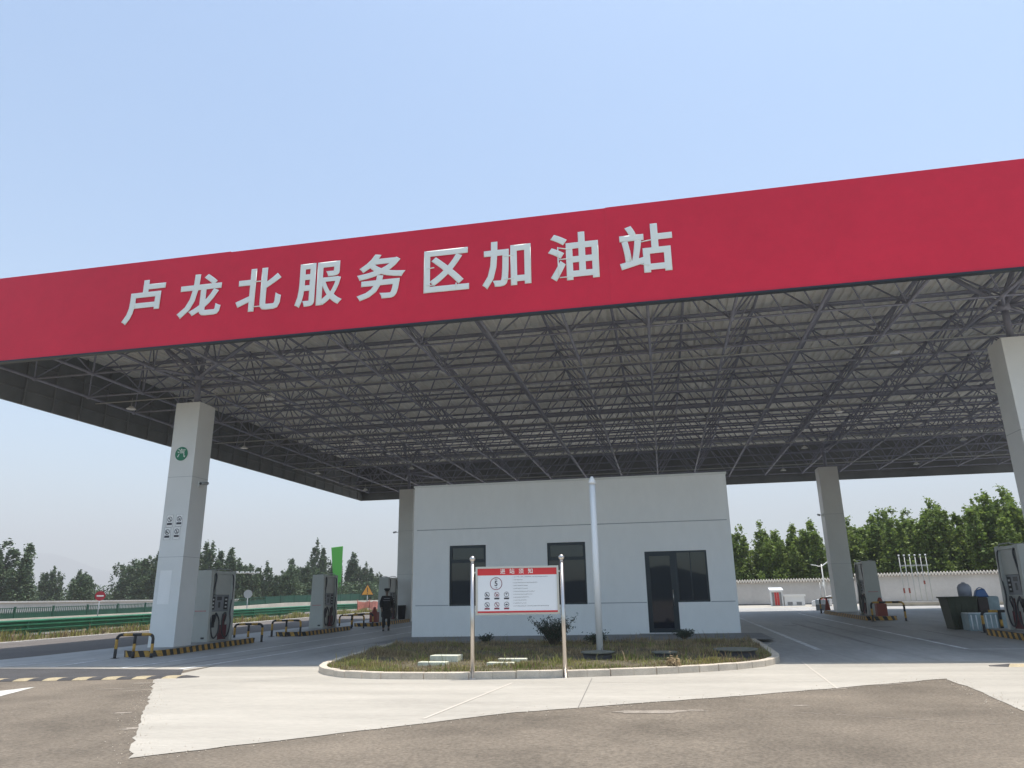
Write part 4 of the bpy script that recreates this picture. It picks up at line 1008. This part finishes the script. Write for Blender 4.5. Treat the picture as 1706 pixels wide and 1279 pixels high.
def tri(t, z):
    mb('galv').tube([(0, 0, 0), (0, 0, z)], .05, 8).build('pole', t)
    M_ = Matrix.Rotation(R(22), 3, 'Z'); a = M_ @ Vector((1, 0, 0)); d = M_ @ Vector((0, 1, 0))
    def trb(s, r0, y):
        b = len(s.v); c_ = Vector((0, 0, z)) + d * y
        for yy in (0, .02):
            for k in range(3):
                th = R(90 + 120 * k); s.v.append(c_ - d * yy + a * math.cos(th) * r0 + Vector((0, 0, math.sin(th) * r0)))
        s.face([b, b + 2, b + 1]); s.face([b + 3, b + 4, b + 5])
        for k in range(3): k2 = (k + 1) % 3; s.face([b + k, b + k2, b + 3 + k2, b + 3 + k])
    s = mb('black_paint'); trb(s, .98, -.06); q = s.build('border', t)
    s = mb('sign_yellow'); trb(s, .80, -.09); q = s.build('plate', t)
    c_ = Vector((0, 0, z)) - d * .12; s = mb('black_paint')
    for (a0, a1, z0, z1) in ((-.05, .05, -.12, .45), (-.05, .05, -.3, -.2)):
        b = len(s.v); s.v += [c_ + a * a0 + Vector((0, 0, z0)), c_ + a * a1 + Vector((0, 0, z0)), c_ + a * a1 + Vector((0, 0, z1)), c_ + a * a0 + Vector((0, 0, z1))]; s.face([b, b + 1, b + 2, b + 3])
    s.build('exclamation_mark', q)
post_sign('warning_sign', -37, 89.4, 2.35, 'orange triangular warning sign on a pole beyond the crash barrier', 'road sign', tri)
def rs(t, z):
    mb('galv').tube([(0, 0, 0), (0, 0, z)], .04, 8).build('pole', t)
    d = Matrix.Rotation(R(35), 3, 'Z') @ Vector((0, 1, 0)); mb('galv').tube([Vector((0, 0, z)) - d * .05, Vector((0, 0, z)) - d * .02], .36, 24).build('disc', t)
post_sign('round_sign', -36, 60, 2.0, 'grey back of a round sign behind the front left dispenser', 'road sign', rs)
# green pylon, slanted foot
t = empty('green_pylon', G(-45, 96.5), R(25), 'tall bright green slab pylon tapering towards its foot', 'pylon')
mb('green_bright').hexa([(.35, -.35, .1), (1.0, -.35, .1), (1.0, .35, .1), (.35, .35, .1), (-.55, -.35, 8.2), (1.05, -.35, 8.4), (1.05, .35, 8.4), (-.55, .35, 8.2)]).build('slab', t, bevel=.03)
mb('galv').box(.2, 1.15, -.5, .5, -.3, .1).build('plinth', t)
# lamp mast with a long arm of small lamps
t = empty('street_lamp', G(-40, 62.8), 0, 'thin mast with a long horizontal arm of small lamps behind the front left dispenser', 'street lamp')
mb('galv').tube([(0, 0, -.2), (0, 0, 3.9)], [.08, .05], 8).build('mast', t); mb('galv').tube([(0, 0, 3.75), (0, 5.6, 3.9)], .04, 6).build('arm', t)
for k in range(5): mb('lamp_white').box(-.12, .12, 1.4 + k * .95, 1.7 + k * .95, 3.86 + .02 * k, 3.96 + .02 * k).build('lamp_head', t)
# orange barrier sheets
t = empty('safety_netting', G(-27.9, 68), 0, 'pinkish orange safety netting hung on stakes at the end of the crash barrier', 'safety netting')
s = mb('orange'); n_ = 14; X0 = 0
for k in range(n_):
    a = k / n_; b_ = (k + 1) / n_
    def nz(u): return (-1.2 + 3.6 * u, .5 * math.sin(u * 9), 1.0 - .10 * math.sin(u * 12) ** 2, .15 + .25 * abs(math.sin(u * 6.5)))
    p, q = nz(a), nz(b_)
    for off_ in (0, .02):
        b = len(s.v); s.v += [Vector((p[0], p[1] + off_, p[3])), Vector((q[0], q[1] + off_, q[3])), Vector((q[0], q[1] + off_, q[2])), Vector((p[0], p[1] + off_, p[2]))]; s.face([b, b + 1, b + 2, b + 3])
s.build('net', t)
s = mb('rust_red')
for u in (0, .33, .66, 1): s.tube([(-1.2 + 3.6 * u, .5 * math.sin(u * 9) - .03, 0), (-1.2 + 3.6 * u, .5 * math.sin(u * 9) - .03, 1.15)], .03, 6)
s.build('stakes', t)

# ================================================================== RIGHT REAR yard
def tiled_wall(x0, y0, x1, y1, h, label, step=.21):
    L_ = math.hypot(x1 - x0, y1 - y0); t = empty('boundary_wall', G(x0, y0), math.atan2(y1 - y0, x1 - x0), label, 'wall', 'white tile-capped boundary walls')
    mb('wall_white').box(0, L_, 0, .24, -.4, h).build('wall_face', t)
    MT.setdefault('plinth', mat('plinth', (0.16, 0.155, 0.15), 0.9, var=.3, vs=1)); mb('plinth').box(0, L_, -.03, -.002, -.3, .16).build('plinth', t)
    s = mb('tile').hexa([(0, -.18, h), (L_, -.18, h), (L_, .42, h), (0, .42, h), (0, .10, h + .20), (L_, .10, h + .20), (L_, .14, h + .20), (0, .14, h + .20)])
    s.build('coping', t)
    s = mb('tile_light'); x = .05
    while x < L_: s.tube([(x, -.22, h + .04), (x, .12, h + .24)], .055, 6); x += step
    tag(s.build('ridge_tiles', t), kind='stuff')
tiled_wall(-6, 66, 14.6, 62.6, 1.82, 'white boundary wall with grey tiled coping, the lower left stretch')
tiled_wall(14.6, 62.6, 48, 51, 1.98, 'white boundary wall with grey tiled coping, the higher right stretch')
# fire-point kiosk
t = empty('fire_point_cabinet', G(8.3, 60), 0, 'small white kiosk with glazed red and grey doors by the boundary wall', 'kiosk')
mb('board_white').box(-.42, .42, 0, .6, 0, 1.12).build('body', t); mb('board_white').hexa([(-.5, -.12, 1.12), (.5, -.12, 1.12), (.5, .7, 1.3), (-.5, .7, 1.3), (-.5, -.12, 1.17), (.5, -.12, 1.17), (.5, .7, 1.36), (-.5, .7, 1.36)]).build('roof', t)
for k, mm in enumerate(('pump_grey', 'fire_red', 'fire_red', 'pump_grey')): mb(mm).box(-.36 + k * .18, -.20 + k * .18, -.02, -.003, .05, 1.0).build('door', t)
t = empty('equipment_hut', G(9.55, 60), 0, 'low white hut with two vents and a flat lid by the boundary wall', 'hut')
mb('board_white').box(-.72, .72, 0, .7, 0, .68).build('body', t); mb('white_paint').box(-.8, .8, -.1, .8, .68, .82).build('roof', t)
for x in (-.35, .3): mb('pump_grey').box(x - .18, x + .18, -.02, -.003, .06, .28).build('vent', t)
# sun lamp
t = empty('solar_street_lamp', G(11.9, 60.6), 0, 'white street lamp with a lamp arm and a small solar panel behind the wall', 'street lamp')
mb('lamp_white').tube([(0, 0, 0), (0, 0, 3.0)], [.06, .045], 8).build('pole', t); mb('lamp_white').tube([(0, 0, 2.85), (-.25, 0, 2.85), (-.45, 0, 2.95)], .03, 6).build('lamp_arm', t)
mb('lamp_white').hexa([(-.75, -.1, 2.95), (-.4, -.1, 2.88), (-.4, .1, 2.88), (-.75, .1, 2.95), (-.75, -.1, 3.02), (-.4, -.1, 2.95), (-.4, .1, 2.95), (-.75, .1, 3.02)]).build('lamp_head', t)
mb('lamp_white').hexa([(.0, -.15, 2.8), (.7, -.15, 3.3), (.7, .15, 3.3), (.0, .15, 2.8), (.0, -.15, 2.86), (.7, -.15, 3.36), (.7, .15, 3.36), (0, .15, 2.86)]).build('solar_panel', t)
mb('lamp_white').box(-.15, .08, -.12, .0, 1.35, 1.7).build('battery_box', t)
# vent pipes
t = empty('vent_pipe_rack', G(17.8, 58.6), R(-6), 'rack of six tall galvanised vent pipes joined by a cross bar', 'vent pipes')
for k in range(6):
    x = -.88 + k * .35
    p = mb('galv').tube([(x, 0, 0), (x, 0, 3.35)], .028, 8).build('vent_pipe', t); mb('board_white').tube([(x, 0, 3.35), (x, 0, 3.45)], .06, 8).build('vent_cap', p)
    if k in (0, 1, 4): mb('rust_red').box(x - .05, x + .05, -.05, .05, .75 if k != 4 else 1.35, 1.1 if k != 4 else 1.6).build('valve', p)
mb('galv').box(-.95, .95, -.02, .02, 2.62, 2.72).build('cross_bar', t)
tag(mb('parapet').box(-1.1, 9, -.15, .15, -.3, .22).m('wall_white').box(-1.15, 9, -.22, .22, .22, .30).build('low_ledge', loc=G(14.2, 54.5), rz=R(-14)), 'low white-topped ledge round the tank area in front of the vent pipes', 'ledge')
t = empty('valve_hut', G(11.0, 57.2), R(-10), 'small white sloped hood with red posts left of the right rear pillar', 'hood')
mb('board_white').hexa([(-.75, 0, 0), (.6, 0, 0), (.6, .6, 0), (-.75, .6, 0), (-.75, 0, .35), (.6, 0, .75), (.6, .6, .75), (-.75, .6, .35)]).build('hood', t, bevel=.02)
for x in (-.05, .2):
    p = mb('galv').tube([(x, -.15, 0), (x, -.15, 1.65)], .03, 8).build('pipe', t); mb('fire_red').tube([(x, -.15, .02), (x, -.15, .6)], .045, 8).build('red_sleeve', p)
t = empty('crowd_barrier', G(9.3, 48.5), 0, 'white and grey striped board between the cone and the right rear pillar', 'barrier board')
mb('board_white').box(-.4, .4, 0, .04, .35, .62).build('board', t); mb('pump_grey').box(-.4, .4, .005, .035, 0, .34).build('lower_board', t)

# ================================================================== TREES
def crown_mesh(seed, H, Rr, nclump, leaves, m, spiky=.5, base=.08, leafsize=.13):
    r_ = random.Random(seed); s = mb(m)
    def leafquad(p, sz):
        d = Vector((r_.gauss(0, 1), r_.gauss(0, 1), r_.gauss(0, .8))).normalized(); e = d.orthogonal().normalized(); e = Matrix.Rotation(r_.uniform(0, 6.28), 3, d) @ e; f_ = d.cross(e)
        b = len(s.v); s.v += [p - e * sz, p + f_ * sz * .62, p + e * sz, p - f_ * sz * .62]; s.face([b, b + 1, b + 2, b + 3])
    limbs = []
    nl = r_.randint(7, 10)
    for k in range(nl):   # ascending leaders: each is its own plume
        a = r_.uniform(0, 6.28); rr = Rr * r_.uniform(.15, .75) if k else 0; hh = H * (1 if k == 0 else r_.uniform(.60, .97) - .10 * rr / Rr)
        limbs.append((math.cos(a) * rr, math.sin(a) * rr, hh, Rr * r_.uniform(.24, .40)))
    for k in range(nclump):
        lx, ly, hh, lr = limbs[k % nl]; t_ = r_.uniform(base, 1) ** .85; z = hh * t_
        prof = max(.10, math.sin(math.pi * min(1, (t_ * .80 + .13))) ** .8 * (1 - .25 * t_)); a = r_.uniform(0, 6.28); q = math.sqrt(r_.uniform(.1, 1)) * lr * prof * 1.25
        c_ = Vector((lx * (.4 + .6 * t_) + math.cos(a) * q, ly * (.4 + .6 * t_) + math.sin(a) * q, z)); cr_ = H * .030 * r_.uniform(.5, 1.4) * (1.2 - .6 * t_)
        if t_ < .45: c_.x += math.cos(a) * Rr * .35 * r_.random(); c_.y += math.sin(a) * Rr * .35 * r_.random()
        for j in range(leaves):
            p = c_ + Vector((r_.gauss(0, .55), r_.gauss(0, .55), r_.gauss(.2, 1.25))) * cr_
            if p.z < .15: continue
            leafquad(p, leafsize * r_.uniform(.6, 1.3))
    tr = mb('bark').tube([(0, 0, -.5), (0, 0, H * .4), (0, 0, H * .85)], [H * .018, H * .012, H * .004], 7)
    for lx, ly, hh, lr in limbs[1:]: tr.tube([(0, 0, H * .12), (lx * .6, ly * .6, hh * .45), (lx, ly, hh * .85)], [H * .009, H * .006, H * .002], 5)
    o1 = s.build('crown'); o2 = tr.build('trunk'); return o1, o2
def tree_kinds(kinds):
    out = []
    for args in kinds:
        out.append(crown_mesh(*args))
    return out
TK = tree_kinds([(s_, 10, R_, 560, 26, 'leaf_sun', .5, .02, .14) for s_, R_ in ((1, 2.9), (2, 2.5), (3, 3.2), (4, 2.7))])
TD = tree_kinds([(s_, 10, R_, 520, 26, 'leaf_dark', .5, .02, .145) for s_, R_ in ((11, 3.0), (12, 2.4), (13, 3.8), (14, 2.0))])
def plant(kind, x, y, h, label, group, sxy=1.0, rz=0, name='poplar_tree'):
    t = empty(name, G(x, y, -.1), rz, label, 'tree', group); t.scale = (h / 10 * sxy, h / 10 * sxy, h / 10)
    for src in kind: c = src.copy(); C.objects.link(c); c.parent = t
# pixel heights of the right tree line -> positions on a row behind the wall
RT = [(-3, 76, 7.0), (2.5, 75, 7.3), (6.0, 76, 7.0), (8.9, 74, 7.1), (10.4, 78, 6.4), (11.6, 74, 6.7), (13.3, 77, 6.5), (15.2, 74, 6.3), (16.6, 78, 6.4), (18.4, 74, 7.3), (19.8, 76, 8.1), (21.3, 74, 7.6), (22.6, 72, 8.2), (23.9, 74, 7.9), (25.2, 71, 7.5),
      (26.4, 72, 8.3), (27.6, 70, 8.7), (28.8, 72, 8.6), (30.1, 69, 8.4), (31.2, 70, 8.8), (32.6, 68, 9.4), (34.0, 66, 9.8), (35.6, 67, 10.0), (37.5, 65, 10.3), (39.8, 64, 10.3)]
RT = [(x_, y_, h_ * (.96 if x_ > 28 else 1)) for x_, y_, h_ in RT]
names = ['first', 'second', 'third', 'fourth', 'fifth', 'sixth', 'seventh', 'eighth', 'ninth', 'tenth', 'eleventh', 'twelfth', 'thirteenth', 'fourteenth', 'fifteenth', 'sixteenth', 'seventeenth', 'eighteenth', 'nineteenth', 'twentieth', 'twenty-first', 'twenty-second', 'twenty-third', 'twenty-fourth', 'twenty-fifth']
for k, (x, y, h) in enumerate(RT):
    y2 = y - 4
    plant(TK[k % 4], x, y2, h * 1.0, 'bright green poplar behind the tiled wall, %s from the left' % names[k], 'poplars behind the tiled wall', 1.25, k * 1.7)
k = 24
for x, y in ((7, 69.5), (10, 69), (13, 69), (16, 68), (19.2, 67), (22.5, 66.5), (25.8, 65), (29, 64), (32, 63), (35, 62), (38, 61.5)):
    k += 1; plant(TK[(k * 3) % 4], x, y, (5.6 + .09 * max(x, 10) * 1.0) * (1 + .06 * math.sin(x)), 'lower bright green tree close behind the tiled wall, %s in its row' % names[k - 25], 'poplars behind the tiled wall', 1.35, k * 1.3)
LT = [(-64, 62, 6.9, 0, 1.3), (-61.4, 62, 6.6, 3, 1.2), (-66, 74, 4.7, 3, 1.0), (-69.5, 74, 5.1, 1, 1.0), (-72, 82, 4.8, 1, 1.2), (-58.5, 66, 3.9, 1, 1.3), (-66.5, 84, 6.4, 2, 1.1), (-61.3, 80, 6.5, 2, 1.3), (-64.3, 82, 6.2, 2, 1.2), (-60.0, 80, 5.6, 0, 1.4), (-57.6, 80, 8.1, 0, 1.0), (-59.4, 79, 7.2, 3, 1.2), (-55.5, 80, 8.5, 1, 1.1), (-53.3, 80, 7.5, 0, 1.0), (-50.7, 80, 6.9, 3, 1.1),
      (-49.2, 82, 5.2, 1, 1.1), (-47.6, 84, 4.5, 0, 1.1), (-47.2, 88, 5.1, 1, 1.3), (-45.2, 84, 4.5, 1, 1.1), (-42.7, 80, 5.5, 3, 1.2), (-43.8, 84, 4.8, 0, 1.2), (-40.6, 80, 5.1, 1, 1.1), (-43.6, 88, 8.0, 0, .8), (-39.0, 84, 5.8, 1, .9), (-39.3, 90, 6.6, 3, 1.1), (-37.6, 90, 5.3, 0, 1.0), (-35.3, 91, 3.2, 1, 1.3)]
lab = ['tall dark tree at the left photo edge', 'dark tree with ragged branches at the left photo edge', 'short spiky poplar right of the edge tree', 'short poplar behind the white roadside wall', 'low poplar between edge tree and twin poplars', 'low dark bushy tree at the far left', 'left one of the twin dark poplars', 'broad airy tree left of the left pillar', 'loose broad tree left of the no entry sign', 'dense broad tree just left of the pillar', 'tallest dark poplar beside the left pillar', 'dark poplar left of the pillar edge', 'dark poplar hidden by the left pillar', 'dark poplar right of the left pillar', 'dark poplar above the front left dispenser',
       'small poplar right of the front left dispenser', 'small dark poplar behind the round sign', 'low broad tree behind the street lamp arm', 'low poplar between the two left dispensers', 'pointed poplar left of the middle dispenser', 'low bushy poplar left of the middle dispenser', 'narrow poplar beside the middle dispenser', 'tall slim dark poplar left of the green pylon', 'short poplar hidden by the green pylon', 'dark poplar right of the green pylon', 'lower poplar right of the pylon group', 'lowest bush-like tree left of the warning sign']
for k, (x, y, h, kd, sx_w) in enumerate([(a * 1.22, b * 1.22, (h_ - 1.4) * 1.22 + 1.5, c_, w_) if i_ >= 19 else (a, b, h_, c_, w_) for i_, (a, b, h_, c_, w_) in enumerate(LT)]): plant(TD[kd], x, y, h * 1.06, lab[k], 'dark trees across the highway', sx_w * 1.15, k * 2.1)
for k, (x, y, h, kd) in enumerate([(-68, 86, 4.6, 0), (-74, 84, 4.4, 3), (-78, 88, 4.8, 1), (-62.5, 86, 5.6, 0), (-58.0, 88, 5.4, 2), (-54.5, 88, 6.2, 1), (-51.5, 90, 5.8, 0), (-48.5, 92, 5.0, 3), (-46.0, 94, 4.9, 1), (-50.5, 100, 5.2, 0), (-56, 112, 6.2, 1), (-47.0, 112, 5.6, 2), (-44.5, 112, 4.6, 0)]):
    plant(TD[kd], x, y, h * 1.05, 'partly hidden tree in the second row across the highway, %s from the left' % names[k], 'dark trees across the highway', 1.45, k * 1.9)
for o in [o for pr_ in TK + TD for o in pr_]: bpy.data.objects.remove(o)
# undergrowth belts (a far-off mass)
def belt(x0, y0, x1, y1, h, m, name, label, n=9000, wd=2.0):
    r_ = random.Random(9); s = mb(m)
    for k in range(n):
        u = r_.random(); x = x0 + (x1 - x0) * u + r_.gauss(0, wd * .4); y = y0 + (y1 - y0) * u + r_.gauss(0, wd * .5); z = gz(x, y) + h * r_.random() ** .8 * (.75 + .25 * math.sin(u * 60))
        p = Vector((x, y, z)); d = Vector((r_.gauss(0, 1), r_.gauss(0, 1), r_.gauss(0, .8))).normalized(); e = d.orthogonal().normalized(); f_ = d.cross(e); sz = r_.uniform(.1, .22)
        b = len(s.v); s.v += [p - e * sz, p + f_ * sz * .6, p + e * sz, p - f_ * sz * .6]; s.face([b, b + 1, b + 2, b + 3])
    tag(s.build(name), label, 'undergrowth', kind='stuff')
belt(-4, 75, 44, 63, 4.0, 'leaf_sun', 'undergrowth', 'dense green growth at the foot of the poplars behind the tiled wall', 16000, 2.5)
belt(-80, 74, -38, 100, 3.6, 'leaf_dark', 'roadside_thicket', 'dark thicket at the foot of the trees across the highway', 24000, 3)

# hills
def hillmesh(name, m, x0, x1, y, prof, depth):
    s = mb(m); n_ = 60; rows = 8
    for j in range(rows):
        for k in range(n_ + 1):
            u = k / n_; v = j / (rows - 1); x = x0 + (x1 - x0) * u; s.v.append(Vector((x, y + depth * v, prof(u) * math.sin(v * math.pi * .5) ** .8 - .5 + (rnd.uniform(-.3, .3) if 0 < j else 0))))
    for j in range(rows - 1):
        for k in range(n_): a = j * (n_ + 1) + k; s.face([a, a + 1, a + n_ + 2, a + n_ + 1], True)
    return tag(s.build(name), kind='structure')
hillmesh('hills', 'hill', -115, -35, 190, lambda u: 9.0 * math.sin(min(1, u * 1.15) * math.pi) ** .7 + .8 * math.sin(u * 40), 120)
hillmesh('mountains', 'mountain', -3300, 300, 2300, lambda u: 150 + 70 * math.sin(u * 7 + 1) + 30 * math.sin(u * 19) + 10 * math.sin(u * 47) if u < .8 else 150 * (1 - u) * 5, 600)

MT['forest'] = mat('forest', (0.020, 0.032, 0.020), 0.95, var=.3, vs=.1)
def back_ridge(u):
    return 7.4 + 1.2 * math.sin(u * 21 + .6) + 4.5 * math.exp(-((u - .4995) / .011) ** 2) + .3 * math.sin(u * 161)
s = mb('forest')
for j in range(6):
    for k in range(241):
        u = k / 240; v = j / 5; s.v.append(Vector((-420 + 840 * u, -120 - 60 * v, back_ridge(u) * math.sin(v * math.pi * .5) - .5)))
for j in range(5):
    for k in range(240): a = j * 241 + k; s.face([a, a + 241, a + 242, a + 1], True)
tag(s.build('hills'), kind='structure')
# grit along the ragged edge of the concrete apron
s = mb('kerb'); r_ = random.Random(21); eg = [(-9.85, 13.35), (-7.4, 9.9), (-5.07, 6.62), (-1.93, 9.58), (1.2, 11.35), (4.22, 13.28), (3.92, 9.94), (3.6, 6)]
for k in range(700):
    i_ = r_.randrange(len(eg) - 1); t_ = r_.random(); x = eg[i_][0] + (eg[i_ + 1][0] - eg[i_][0]) * t_ + r_.gauss(0, .14); y = eg[i_][1] + (eg[i_ + 1][1] - eg[i_][1]) * t_ + r_.gauss(0, .14)
    q = r_.uniform(.003, .009); s.sphere((x, y, gz(x, y) + .008 + q * .3), q, 5, 3, (1, r_.uniform(.6, 1.2), .6))
tag(s.build('loose_grit'), 'loose pale grit scattered along the broken edge of the concrete apron', 'gravel', kind='stuff')
# ================================================================== haze
HAZE = 0.0008
if HAZE:
    s = MB(); s.box(-3900, 3900, -350, 3100, -1.6, 330)
    o = s.build('haze'); m = bpy.data.materials.new('haze'); m.use_nodes = True; N = m.node_tree.nodes; N.remove(N['Principled BSDF'])
    pv = N.new('ShaderNodeVolumePrincipled'); pv.inputs['Density'].default_value = HAZE; pv.inputs['Color'].default_value = (.96, .955, .955, 1); pv.inputs['Anisotropy'].default_value = 0
    m.node_tree.links.new(pv.outputs[0], N['Material Output'].inputs['Volume']); o.data.materials.append(m); o['kind'] = 'stuff'
